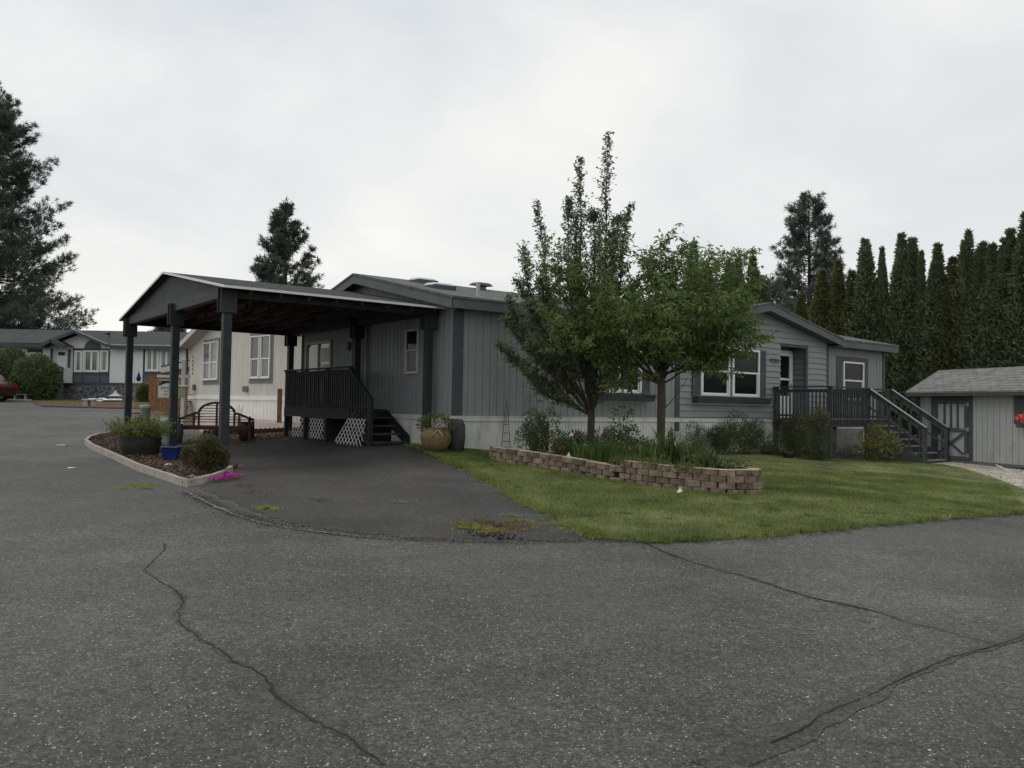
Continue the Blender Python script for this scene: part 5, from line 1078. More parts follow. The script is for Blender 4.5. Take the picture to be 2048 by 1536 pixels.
x, y, z, s_ = gp(1577, 906, -1.5); w = MB(); w.lathe([(.0, z + .16), (.14, z + .16), (.155, z + .19), (.17, z + .19), (.17, z + .15), (.13, z), (0, z)], x, y, 18); w.solo('flower_pot', mat('dark_pot', (.035, .045, .035), .5), 'dark green round pot on the lawn edge in front of the dusty flowers', 'pot', x, y, smooth=True, z=z)
x, y, z, s_ = gp(1745, 912, -2.75); bush('rhododendron', 'yellowish rhododendron with long leaves left of the deck stairs', 'rhododendron', x, y, z, 46 / s_, 58 / s_, 700, .13, .038, M_rhod, 90, stems=18, up=.3, ry=.4, shell=.5)
x, y, z, s_ = gp(1693, 904, -1.75); bush('broadleaf_shrub', 'dark scraggly plant in the shade below the deck railing', 'shrub', x, y, z, .45, .42, 350, .05, .03, M_shrub, 91, stems=16, ry=.3)
struct(blades(5000, [G(1560, 912), G(1655, 912), G(1820, 932), G(1830, 925), G(1790, 915), G(1560, 900)], .01, .04, .02, seed=33, lean=1.5), 'leaf_litter', M_mulch, False, 'stuff')

# big ochre pot by the corner of the house, grey pot beside it
x, y = at(875, 895, 18.0).x - .02, 17.75; z = H(x, y) + .03
pt = rootplant('ceramic_pot', 'large round ochre pot full of yellow green leaves beside the carport post', 'pot', x, y, z)
M_och = mat('ochre_glaze', (.17, .125, .055), .35, .25, 4, .1, 20, dirt=((.09, .06, .03), 3, .5)); w = MB(); w.lathe([(0, z), (.20, z), (.30, z + .14), (.335, z + .3), (.31, z + .42), (.285, z + .47), (.30, z + .5), (.26, z + .5), (.25, z + .42), (0, z + .4)], x, y, 28)
w.build('vessel', M_och, pt, smooth=True, world=True); w = MB()
for s_ in (-1, 1):
    w.tube([(x + .07 + s_ * .01, y - .33, z + .46), (x + .07 + s_ * .07, y - .36, z + .4), (x + .07 + s_ * .12, y - .34, z + .30)], .014, 6)
w.build('bow', mat('bow_tan', (.42, .32, .16), .5), pt, world=True, smooth=True)
w = MB(); C, Dd = ellip(700, (x, y, z + .58), (.42, .36, .22), 12, .3); Dd[:, 2] += .3; addq(w, leafquads(C, Dd, .055, .035, seed=13)); w.build('foliage', M_shrubl, pt, world=True)
w = MB(); C, Dd = ellip(26, (x + .05, y - .2, z + .62), (.10, .06, .05), 15); addq(w, leafquads(C, Dd, .05, .04, seed=14)); w.build('flower', leafmat('cream_flower', (.5, .4, .2), (.7, .6, .35), None, .2), pt, world=True)
x2_, y2_ = x + .42, y + .3; w = MB(); w.lathe([(0, z), (.17, z), (.2, z + .3), (.19, z + .55), (.14, z + .68), (.0, z + .7)], x2_, y2_, 18); w.solo('grey_urn', mat('urn_grey', (.06, .056, .062), .8, .2, 4, .2), 'tall grey rounded urn behind the ochre pot', 'urn', x2_, y2_, smooth=True, z=z)

# ------------------------------------------------------------------ kerbed bed under the carport front
kp = [G(*p) for p in [(292,868),(255,869),(222,872),(196,876),(178,882),(172,889),(185,899),(215,912),(245,926),(275,940),(305,951),(335,961),(358,970),(375,974),(400,969),(425,963),(450,953),(462,945)]]
w = MB(); kk = len(kp); Ls = []
for i, p in enumerate(kp):
    a = kp[max(i - 1, 0)]; b = kp[min(i + 1, kk - 1)]; dx, dy = b[0] - a[0], b[1] - a[1]; q = math.hypot(dx, dy); nx_, ny_ = -dy / q * .042, dx / q * .042; z = H(*p); Ls.append([(p[0] + nx_, p[1] + ny_, z - .1), (p[0] - nx_, p[1] - ny_, z - .1), (p[0] - nx_ * .85, p[1] - ny_ * .85, z + .125), (p[0] + nx_ * .85, p[1] + ny_ * .85, z + .125)])
for a, b in zip(Ls, Ls[1:]): w.hexa([a[0], a[1], b[1], b[0], a[3], a[2], b[2], b[3]])
w.solo('kerb', M_conc, 'narrow pale concrete kerb curving round the bark bed by the carport posts', 'kerb', *G(275, 940))
bed2 = kp + [cw(.35, .2), cw(.35, 4.0), cw(.3, 7.6)]
struct(drape(bed2, .05, .4), 'bark_bed', mat('bark_soil', (.06, .04, .03), .95, .4, 9, .8, 50))
chips(3800, bed2, HV, .07, M_mulch, 'bark_mulch', 22, .06)
def gk(px, py): x, y = G(px, py); return x, y, H(x, y) + .05, F / y
x, y, z, s_ = gk(268, 916)
t = rootplant('barrel_planter', 'dark wooden half barrel overflowing with light green leafy stems beside the far carport posts', 'planter', x, y + .3, z); y += .3
w = MB(); w.lathe([(0, z), (.36, z), (.42, z + .2), (.43, z + .4), (.40, z + .4), (.39, z + .34), (0, z + .34)], x, y, 26); w.build('barrel', mat('barrel_wood', (.022, .024, .020), .7, .4, 6, .5), t, world=True)
w = MB(); q = np.random.default_rng(5); N_ = 130
for i in range(N_):
    a = q.uniform(0, 6.28); r_ = q.uniform(0, .36); ln = q.uniform(.1, .6); H_ = q.uniform(.25, .62) ; s0_ = Vector((x + math.cos(a) * r_, y + math.sin(a) * r_, z + .34)); e_ = s0_ + Vector((math.cos(a) * ln * .8, math.sin(a) * ln * .6, H_ * (1.05 - ln * .7))); w.tube([s0_, s0_.lerp(e_, .5) + Vector((0, 0, .04)), e_], [.006, .004, .002], 4, cap=False)
    k_ = 26; tt = q.uniform(.15, 1, k_)[:, None]; C = np.array(s0_) * (1 - tt) + np.array(e_) * tt + q.normal(size=(k_, 3)) * .025; D_ = q.normal(size=(k_, 3)) + [0, 0, .6]
    if i == 0: AC, AD = C, D_
    else: AC = np.vstack([AC, C]); AD = np.vstack([AD, D_])
w.build('stem', M_stem, t, world=True); w = MB(); addq(w, leafquads(AC, AD, .07, .026, seed=7)); w.build('foliage', leafmat('bright_leaf', (.08, .11, .025), (.24, .28, .09), (.3, .33, .14), .3), t, world=True)
x, y, z, s_ = gk(338, 925); w = MB(); t = rootplant('blue_planter', 'square cobalt blue glazed planter with dry leaves at the middle carport post', 'planter', x, y + .12, z); y += .12; a_, b_ = .14, .175
w.hexa([(x - a_, y - a_ * .8, z), (x + a_, y - a_ * .8, z), (x + a_, y + a_ * .8, z), (x - a_, y + a_ * .8, z), (x - b_, y - b_ * .8, z + .24), (x + b_, y - b_ * .8, z + .24), (x + b_, y + b_ * .8, z + .24), (x - b_, y + b_ * .8, z + .24)]); w.hexa([(x - b_ - .015, y - b_ * .8 - .015, z + .24), (x + b_ + .015, y - b_ * .8 - .015, z + .24), (x + b_ + .015, y + b_ * .8 + .015, z + .24), (x - b_ - .015, y + b_ * .8 + .015, z + .24), (x - b_ - .015, y - b_ * .8 - .015, z + .275), (x + b_ + .015, y - b_ * .8 - .015, z + .275), (x + b_ + .015, y + b_ * .8 + .015, z + .275), (x - b_ - .015, y + b_ * .8 + .015, z + .275)])
w.build('box', mat('cobalt_glaze', (.010, .022, .13), .3, .3, 5), t, world=True, bevel=.008); w = MB(); C, Dd = ellip(140, (x, y, z + .29), (.15, .12, .05), 9); addq(w, leafquads(C, Dd, .05, .02, seed=9)); w.build('foliage', M_dry, t, world=True)
x, y, z, s_ = gk(405, 958); bush('dry_bush', 'round half dry brown and green bush at the front carport post', 'bush', x, y + .35, z, .36, .46, 5200, .06, .022, M_dry, 95, stems=30, up=.4, ry=.36, flowers=(M_shrub, 90, .06))
for i, (px, py) in enumerate(((322, 915), (336, 935), (262, 905), (385, 960), (310, 912))):
    x, y, z, s_ = gk(px, py); w = MB(); w.blob((x, y, z), (.09, .06, .03), i, 1, .4); w.solo('pale_stone', mat('pale_stone', (.4, .4, .37), .9), 'flat pale stone lying in the bark bed', 'stone', x, y, 'stones in the bark bed', z=z)
# magenta petunias
for i, (px, py) in enumerate(((433, 966), (447, 963), (460, 958), (470, 961), (452, 955))):
    x, y = G(px, py); z = H(x, y) + .02; w = MB(); q = np.random.default_rng(i + 50); C = np.array([x, y, z + .05]) + q.normal(size=(60, 3)) * [.07, .05, .012]; Dd = q.normal(size=(60, 3)); Dd[:, 2] = abs(Dd[:, 2]); addq(w, leafquads(C, Dd, .035, .03, .05, i)); w2_ = MB()
    t = rootplant('petunia', 'magenta petunia clump sprawling on the asphalt at the kerb end', 'petunia', x, y, z, 'petunias at the kerb end'); w.build('flowers', M_pink, t, world=True)
    C = np.array([x, y, z + .02]) + q.normal(size=(60, 3)) * [.09, .06, .01]; addq(w2_, leafquads(C, q.normal(size=(60, 3)) * [1, 1, .3], .035, .018, .05, i)); w2_.build('foliage', M_shrub, t, world=True)
# weeds growing through the asphalt
M_weedb = leafmat('weed_brown', (.12, .09, .04), (.26, .19, .10), (.16, .18, .06), .2)
for i, (px, py, wp, dp, n, m, lab) in enumerate(((272, 976, 34, .24, 2200, M_moss, 'yellow green moss patch on the road left of the kerb corner'), (533, 1020, 26, .16, 1000, M_moss, 'small bright moss patch on the driveway seam'), (513, 988, 34, .10, 600, M_weedb, 'straggling dry weed line right of the magenta petunias'), (480, 975, 22, .08, 300, M_weedb, 'thin dry weed strand touching the magenta petunias'),
    (640, 1004, 20, .06, 160, M_weedb, 'faint weed streak in the middle of the driveway'), (808, 1008, 24, .05, 200, M_moss, 'short yellow weed streak further right on the driveway'), (985, 1056, 85, .42, 5200, M_weedb, 'large brown and green weed mat at the driveway mouth'), (960, 1062, 50, .25, 1500, M_moss, 'greener low weeds inside the weed mat at the driveway mouth'), (1048, 1046, 30, .12, 420, M_moss, 'weed strand between the weed mat and the lawn'), (1020, 1035, 22, .07, 220, M_moss, 'small tuft above the weed mat near the lawn'), (915, 1052, 14, .07, 140, M_moss, 'little weed sprig left of the weed mat'), (1130, 1052, 34, .12, 420, M_moss, 'weed fringe creeping off the lawn corner'),
    (800, 1032, 8, .03, 40, M_moss, 'tiny sprout on the bare driveway'))):
    x, y = G(px, py); s_ = F / y; q = np.random.default_rng(i + 90); rx_ = wp / s_; C = np.stack([q.normal(0, rx_ * .55, n), q.normal(0, dp * .55, n), np.zeros(n)], 1); k = (np.abs(C[:, 0]) < rx_ * 1.2) & (np.sin(C[:, 0] * 21 + i) * np.sin(C[:, 1] * 17) > -.25) & (np.sin(C[:, 0] * 9 + 2 * i + 2 * np.sin(C[:, 1] * 11)) > -.55); C = C[k]; C[:, 0] += x; C[:, 1] += y; C[:, 2] = HV(C[:, 0], C[:, 1]) + .02; Dd = q.normal(size=C.shape); Dd[:, 2] = np.abs(Dd[:, 2]) * 1.2 + .2; w = MB(); addq(w, leafquads(C, Dd, np.random.default_rng(i).uniform(.015, .05, len(C)), .010, .1, i)); w.solo('weed_patch', m, lab, 'weeds', x, y)
x, y = G(985, 1072); w = MB(); q = np.random.default_rng(3)
for i in range(60): w.blob((x + q.normal(0, .16), y + q.normal(0, .09), H(x, y) + .015), (q.uniform(.006, .028),) * 2 + (q.uniform(.006, .02),), i, 1, .4)
w.solo('asphalt_rubble', mat('rubble', (.03, .03, .032), .95, .4, 20), 'loose crumbs of black asphalt in front of the weed mat', 'rubble', x, y)
x, y = G(145, 937); w = MB(); z = H(x, y) + .004; w.slab([(x - .09, y - .04, z), (x + .08, y - .05, z + .01), (x + .09, y + .05, z), (x - .08, y + .05, z + .015)], (0, 0, .004)); w.solo('paper_scrap', mat('paper', (.7, .7, .68), .8), 'white scrap of paper flat on the road left of the kerb', 'paper', x, y)
x, y = G(124, 892); w = MB(); z = H(x, y) + .004; w.box(x - .12, x + .12, y - .05, y + .05, z, z + .035); w.solo('wood_offcut', mat('offcut', (.5, .48, .44), .8), 'pale flat piece of wood lying on the road further back', 'offcut', x, y)
x, y = G(1360, 990); w = MB(); z = H(x, y) + .05; w.blob((x, y, z), (.07, .05, .04), 4, 1, .5); w.solo('crumpled_paper', MATS['paper'], 'crumpled whitish scrap on the grass below the curved wall', 'paper', x, y)
for i, (px, py) in enumerate(((1302, 1001), (1838, 1009), (1988, 985), (1814, 952), (1898, 975), (1195, 1027), (1720, 980), (2010, 978))):
    x, y = G(px, py); z = H(x, y) + .06; w = MB(); C, Dd = ellip(8, (x, y, z), (.02, .02, .01), i); addq(w, leafquads(C, Dd, .04, .03, seed=i)); w.solo('fallen_leaf', M_whitef, 'tiny pale fallen petal on the grass', 'petal', x, y, 'petals scattered on the lawn')

# ------------------------------------------------------------------ bench, pots, service boxes, sale sign
bxp, byp = G(428, 884); bz = H(bxp, byp)
bn = thing('garden_bench', 'dark red wooden garden bench with an arched slatted back under the carport', 'bench', bxp, byp, R(6), z=bz)
M_bench = mat('bench_maroon', (.055, .012, .012), .45, .3, 6, .1)
M_bslat = M_bench
HWb = .98
def zt_(x):
    x = abs(x)
    if x < .46: return bz + .78 + .28 * math.sqrt(max(0, 1 - (x / .47) ** 2))
    if x < .60: return bz + .78 - .02 * (x - .46) / .14
    return bz + .76 - .16 * (x - .60) / .38
w = MB(); xs = np.linspace(-HWb, HWb, 41); P_ = [Vector((x, .22, zt_(x))) for x in xs]
for a_, b_ in zip(P_, P_[1:]): w.bar(a_, b_ + (b_ - a_) * .08, .045, .06)
for x in (-HWb, -.60, -.47, 0, .47, .60, HWb): w.box(x - .025, x + .025, .2, .245, bz + .42, zt_(x) - .02)
z = .52
while z < 1.0:
    ok = [x for x in xs if zt_(x) - bz > z + .02]
    if ok: w.box(min(ok), max(ok), .212, .232, bz + z, bz + z + .022)
    z += .075
w.build('backrest', M_bench, bn)
w = MB()
for i in range(7): w.box(-HWb, HWb, -.30 + i * .07, -.245 + i * .07, bz + .42, bz + .445)
w.box(-HWb, HWb, -.31, -.285, bz + .34, bz + .419); w.build('seat', M_bench, bn)
for x in (-HWb, HWb):
    for y in (-.28, .2): w = MB(); w.box(x - .032, x + .032, y - .03, y + .035, bz, bz + (.66 if y < 0 else .42)); w.build('leg', M_bench, bn)
    w = MB(); w.tube([(x, .22, bz + .62), (x, -.1, bz + .64), (x, -.3, bz + .68), (x, -.37, bz + .65), (x, -.36, bz + .60), (x, -.32, bz + .60)], .03, 7)
    for k in range(4): w.box(x - .012, x + .012, -.28, .2, bz + .47 + k * .042, bz + .487 + k * .042)
    w.build('armrest', M_bench, bn)
def potat(px, py, rr, hh, m, name, label, flare=.85, world=True):
    x, y = G(px, py); z = H(x, y) + .03; w = MB(); w.lathe([(0, z), (rr * flare, z), (rr * 1.04, z + hh * .5), (rr, z + hh), (rr * .85, z + hh), (rr * .8, z + hh * .88), (0, z + hh * .88)], x, y, 20); w.solo(name, m, label, 'pot', x, y, smooth=True, z=z); return x, y, z
potat(490, 883, .17, .50, mat('brown_barrel', (.03, .02, .016), .5, .3, 5), 'tall_pot', 'tall dark brown barrel shaped pot at the right end of the bench')
potat(434, 880, .16, .30, mat('grey_pot', (.07, .07, .075), .7), 'grey_pot', 'grey pot under the right part of the bench')
potat(354, 888, .14, .5, MATS['grey_pot'], 'grey_pot', 'dark grey pot behind the middle carport post at the left end of the bench')
M_green = mat('pedestal_green', (.17, .24, .19), .6, .1, 3, dirt=((.1, .12, .09), 5, .4))
for px, py, r_, h_, lab in ((289, 876, .135, .92, 'tall pale green utility pedestal behind the barrel planter'), (334, 888, .17, .68, 'wider dull green utility pedestal left of the middle carport post')):
    x, y = G(px, py); z = H(x, y); t = rootplant('utility_pedestal', lab, 'utility box', x, y, z); w = MB(); w.lathe([(r_, z), (r_, z + h_ - .05)], x, y, 20); w.build('housing', M_green, t, smooth=True, world=True)
    w = MB(); w.lathe([(r_ * 1.07, z + h_ - .08), (r_ * 1.07, z + h_ - .02), (r_ * .9, z + h_), (0, z + h_ + .01)], x, y, 20); w.build('cap', mat('pedestal_cap', (.38, .45, .40), .6), t, world=True)
x, y = G(316, 850); z = H(x, y); t = rootplant('concrete_step', 'stack of two pale concrete blocks in front of the cedar steps', 'blocks', x, y, z); w = MB(); w.box(x - .25, x + .3, y - .2, y + .2, z, z + .3); w.build('lower_block', M_conc, t, world=True, bevel=.01); w = MB(); w.box(x - .35, x + .2, y - .12, y + .4, z + .301, z + .42); w.build('slab', mat('slab_tan', (.3, .22, .15), .9), t, world=True)
x, y = G(326, 878); z = H(x, y); w = MB(); w.box(x - .8, x + .3, y + .3, y + .42, z, z + .16); w.solo('kerb_stone', mat('pale_kerb', (.55, .56, .54), .8), 'short white kerb stone behind the utility pedestals', 'kerb stone', x, y, z=z)
sx0, sy0 = at(366, 800, 24.3).x, 24.3; sz = H(sx0, sy0); sg = thing('sale_sign', 'white sale signpost with hanging sign board behind the bench', 'sign', sx0, sy0, 0)
M_sw = mat('sign_white', (.75, .74, .72), .5, .05, 3)
zt = at(366, 719, 24.3).z; w = MB(); w.box(-.05, .05, -.05, .05, sz, zt); w.hexa([(-.05, -.05, zt), (.05, -.05, zt), (.05, .05, zt), (-.05, .05, zt), (-.02, -.02, zt + .05), (.02, -.02, zt + .05), (.02, .02, zt + .05), (-.02, .02, zt + .05)]); w.build('post', M_sw, sg)
za2 = at(366, 753, 24.3).z; xl = at(315, 753, 24.3).x - sx0; xr = at(380, 753, 24.3).x - sx0; w = MB(); w.box(xl, -.051, -.045, .045, za2 - .04, za2 + .04); w.box(.051, xr, -.045, .045, za2 - .04, za2 + .04); w.build('crossarm', M_sw, sg)
x0, x1 = at(317, 770, 24.3).x - sx0, at(358, 770, 24.3).x - sx0; z1, z0 = at(330, 759, 24.3).z, at(330, 795, 24.3).z
w = MB(); w.box(x0, x1, -.01, .01, z0, z1); sb = w.build('sign_board', M_sw, sg)
w = MB(); w.slab([(x0 + .01, -.012, z1 - .03), (x1 - .01, -.012, z1 - .03), (x1 - .01, -.012, z1 - .10), (x0 + .22, -.012, z1 - .11), (x0 + .01, -.012, z1 - .19)], (0, .001, 0)); w.build('banner', mat('sign_black', (.02, .02, .025), .5), sb)
w = MB(); w.box(x0 + .03, x0 + .10, -.015, -.0125, z1 - .11, z1 - .04); w.build('logo', mat('sign_orange', (.45, .12, .03), .5), sb)
for i, (tx, sz_) in enumerate((('Jonel C', .13), ('Sara F', .075), ('(509) 48', .07))):
    text_mesh('lettering', tx, sz_, M_glass, sb, (x0 + .27, -.013, z1 - .24 - i * .10), (R(90), 0, 0), .001)
w = MB()
for x in (x0 + .05, x1 - .05): w.box(x, x + .008, -.004, .004, z1, za2 - .04)
w.build('hook', M_hinge, sg)
fb0, fb1 = at(384, 774, 24.3).z - .0, at(384, 793, 24.3).z; w = MB(); w.box(-.10, .14, -.17, -.052, fb1, fb0); w.build('flyer_box', mat('flyer_box', (.42, .40, .27), .6), sg, bevel=.01); w = MB(); w.hexa([(-.13, -.2, fb0), (.17, -.2, fb0), (.17, -.05, fb0 + .03), (-.13, -.05, fb0 + .03), (-.13, -.2, fb0 + .02), (.17, -.2, fb0 + .02), (.17, -.05, fb0 + .05), (-.13, -.05, fb0 + .05)]); w.build('box_lid', mat('lid_cream', (.6, .57, .4), .6), sg)
x, y = at(331, 830, 22.5).x, 22.8; z = H(x, y); t = rootplant('maroon_flower', 'dark maroon bloom rising beside the middle carport post', 'flower', x, y, z); w = MB(); w.tube([(x, y, z), (x, y, z + .78)], .008, 4); w.build('stem', M_stem, t, world=True); w = MB(); C, Dd = ellip(70, (x, y, z + .82), (.12, .08, .05), 5); addq(w, leafquads(C, Dd, .05, .04, seed=5)); w.build('bloom', leafmat('maroon', (.06, .006, .015), (.14, .02, .04)), t, world=True)
x, y = at(478, 822, 24.6).x, 24.6; z = H(x, y); t = rootplant('potted_flower', 'thin stem with small white blossoms behind the right bench arm', 'flower', x, y, z)
w = MB()
for k in range(5): w.tube([(x, y, z), (x + (k - 2) * .06, y, z + .75 + .06 * (k % 3))], .006, 4)
w.build('stem', M_stem, t, world=True); w = MB(); C, Dd = ellip(34, (x, y, z + .75), (.2, .1, .14), 8); addq(w, leafquads(C, Dd, .05, .035, seed=8)); w.build('blossom', M_whitef, t, world=True)
x, y = G(560, 888); w = MB(); 
for i, (px, py) in enumerate(((452, 880), (520, 878), (575, 880))):
    x, y = G(px, py); z = H(x, y); w = MB(); w.blob((x, y, z + .02), (.12, .06, .03), i + 5, 1, .5); w.solo('dirt_clod', M_soilb, 'small clod of dirt on the bare strip between driveway and brick edging', 'clod', x, y, 'clods on the dirt strip', z=z)

# ------------------------------------------------------------------ things in front of the far house
def fpt(px, Y, py=790): return at(px, py, Y).x
def farbush(px0, px1, ptop, Y, lab, seed, m):
    x = (fpt(px0, Y) + fpt(px1, Y)) / 2; z = H(x, Y); r_ = (fpt(px1, Y) - fpt(px0, Y)) / 2; h_ = at((px0 + px1) / 2, ptop, Y).z - z
    t = rootplant('round_bush', lab, 'bush', x, Y, z); q = np.random.default_rng(seed); n = 5200; d = q.normal(size=(n, 3)); d /= np.linalg.norm(d, axis=1, keepdims=True)
    k = 1 + .09 * np.sin(d[:, :1] * 7 + seed) * np.sin(d[:, 2:] * 6) + q.normal(size=(n, 1)) * .05; C = np.array([x, Y, z + h_ * .5]) + d * k * [r_, r_ * .9, h_ * .5]; w = MB(); addq(w, leafquads(C, d + q.normal(size=d.shape) * .7, .17, .09, .2, seed)); w.blob((x, Y, z + h_ * .5), (r_ * .82, r_ * .75, h_ * .42), seed, 3, .08); w.build('foliage', m, t, world=True)
    w = MB(); w.tube([(x, Y, z - .05), (x, Y, z + h_ * .4)], .08, 6); w.build('trunk', M_bark, t, world=True)
farbush(-25, 56, 700, 47.2, 'tall dark bush behind the round bush at the left edge', 3, M_shrub)
farbush(30, 112, 714, 46.0, 'broad round clipped bush left of the front steps of the far house', 4, M_shrub)
farbush(278, 304, 774, 45.5, 'small round topiary bush before the stone skirting of the far house', 5, M_shrubl)
x = fpt(40, 45.2); z = H(x, 45.2); t = rootplant('low_bench', 'low white slatted bench on the lawn before the round bush', 'bench', x, 45.2, z); w = MB(); w.box(x - .38, x + .38, 45.1, 45.4, z + .32, z + .36); w.build('seat', MATS['far_step'], t, world=True)
for q in (-.3, .26): w = MB(); w.box(x + q, x + q + .05, 45.15, 45.35, z, z + .32); w.build('leg', MATS['far_step'], t, world=True)
w = MB(); w.box(x - .8, x + .75, 44.9, 45.0, z + .02, z + .08); w.solo('lawn_edging', MATS['far_step'], 'thin white edging strip on the lawn under the low bench', 'edging', x, 44.9, z=z)
x = fpt(231, 45.5); z = H(x, 45.5); t = rootplant('stone_lantern', 'pale stone garden lantern with a pointed roof before the far house', 'garden lantern', x, 45.5, z); w = MB(); w.lathe([(.12, z), (.07, z + .1), (.1, z + .25)], x, 45.5, 8); w.build('base', M_conc, t, world=True); w = MB(); w.lathe([(.03, z + .62), (.16, z + .42), (.38, z + .34), (.36, z + .30), (.1, z + .26)], x, 45.5, 8); w.build('roof', mat('lantern_pale', (.5, .5, .46), .8), t, world=True)
for i, (px, w_, lab) in enumerate(((185, .32, 'leftmost white sheet lying on the far lawn'), (202, .25, 'middle white sheet lying on the far lawn'), (218, .55, 'longest white sheet lying on the far lawn'))):
    x = fpt(px, 44.6); z = H(x, 44.6) + .08; w = MB(); w.blob((x, 44.6, z + .05), (w_, .2, .09), i, 2, .5); w.solo('white_sheet', M_white, lab, 'sheet', x, 44.6, z=z - .06)
x = fpt(178, 38.4); z = H(x, 38.4); t = rootplant('stone_bench', 'small pale stone bench at the left end of the bark mulch bed', 'bench', x, 38.4, z); w = MB(); w.box(x - .24, x + .3, 38.2, 38.6, z + .32, z + .38); w.build('seat', mat('bench_pale', (.55, .53, .48), .8), t, world=True); w = MB(); w.box(x - .2, x + .02, 38.25, 38.55, z, z + .32); w.build('leg', M_conc, t, world=True); w = MB(); w.box(x + .2, x + .25, 38.25, 38.55, z, z + .32); w.build('leg', M_conc, t, world=True)
x = fpt(268, 30); z = H(x, 30); t = rootplant('hanging_lantern', 'cobalt blue glass lantern hanging from a thin shepherd hook', 'lantern', x, 30, z); zt = at(270, 738, 30).z; w = MB(); w.tube([(x, 30, z), (x, 30, zt - .12), (x + .02, 30, zt - .03), (x + .08, 30, zt), (x + .14, 30, zt - .03), (x + .15, 30, zt - .12)], .008, 5, cap=False); w.build('hook', M_hinge, t, world=True); w = MB(); w.lathe([(0, zt - .46), (.06, zt - .42), (.085, zt - .34), (.06, zt - .25), (.04, zt - .18), (.02, zt - .12)], x + .15, 30, 12); w.build('globe', mat('blue_glass', (.01, .012, .12), .1, .2, 5), t, smooth=True, world=True)

# ------------------------------------------------------------------ trees
class TreeB:
    def __init__(s, seed): s.q = random.Random(seed); s.wood = MB(); s.C = []; s.D = []; s.r = np.random.default_rng(seed)
    def limb(s, pts, r0, r1, n=6):
        P = [Vector(p) for p in pts]; k = len(P); s.wood.tube(P, [r0 + (r1 - r0) * i / (k - 1) for i in range(k)], n, cap=False)
    def curve(s, a, b, bow=(0, 0, 0), k=8, wob=.02):
        a = Vector(a); b = Vector(b); bw = Vector(bow); out = []
        for i in range(k + 1):
            t = i / k; p = a.lerp(b, t) + bw * (4 * t * (1 - t)); 
            if 0 < i < k: p += Vector((s.q.gauss(0, wob), s.q.gauss(0, wob), s.q.gauss(0, wob)))
            out.append(p)
        return out
    def leafy(s, P, t0, rad, step, nl, llen, droop, up=.5, twigr=.003):
        # twigs along polyline P from parameter t0; rad(t) = twig length
        L = sum((b - a).length for a, b in zip(P, P[1:])); n = max(2, int(L * (1 - t0) / step)); K = len(P) - 1
        for i in range(n):
            t = t0 + (1 - t0) * (i + s.q.random()) / n; j = min(int(t * K), K - 1); f = t * K - j; p = P[j].lerp(P[j + 1], f); tan = (P[j + 1] - P[j]).normalized()
            d = Vector((s.q.gauss(0, 1), s.q.gauss(0, 1), s.q.gauss(0, .5) + up)); d = (d.normalized() + tan * s.q.uniform(.2, 1.0)).normalized(); ln = rad(t) * s.q.uniform(.35, 1.1); e_ = p + d * ln
            if s.q.random() < .6: s.wood.tube([p, e_], [twigr * 1.6, twigr * .6], 3, cap=False)
            m = max(2, int(nl * (.4 + ln / max(rad(.5), .05)))); 
            for _ in range(m):
                u = s.q.uniform(.15, 1.05); c = p + d * ln * u + Vector((s.q.gauss(0, .02), s.q.gauss(0, .02), s.q.gauss(0, .02))); dd = Vector((s.q.gauss(0, 1), s.q.gauss(0, 1), s.q.gauss(0, .6))).normalized() * .8 + d * .6; dd.z -= droop; s.C.append(tuple(c)); s.D.append(tuple(dd))
    def finish(s, t, llen, lw, lm, bm, seed=1):
        s.wood.build('trunk', bm, t, world=True, smooth=True); w = MB(); C = np.array(s.C); D = np.array(s.D); n = len(C); addq(w, leafquads(C, D, s.r.uniform(.65, 1.25, n) * llen, s.r.uniform(.8, 1.2, n) * lw, .3, seed)); w.build('crown', lm, t, world=True)
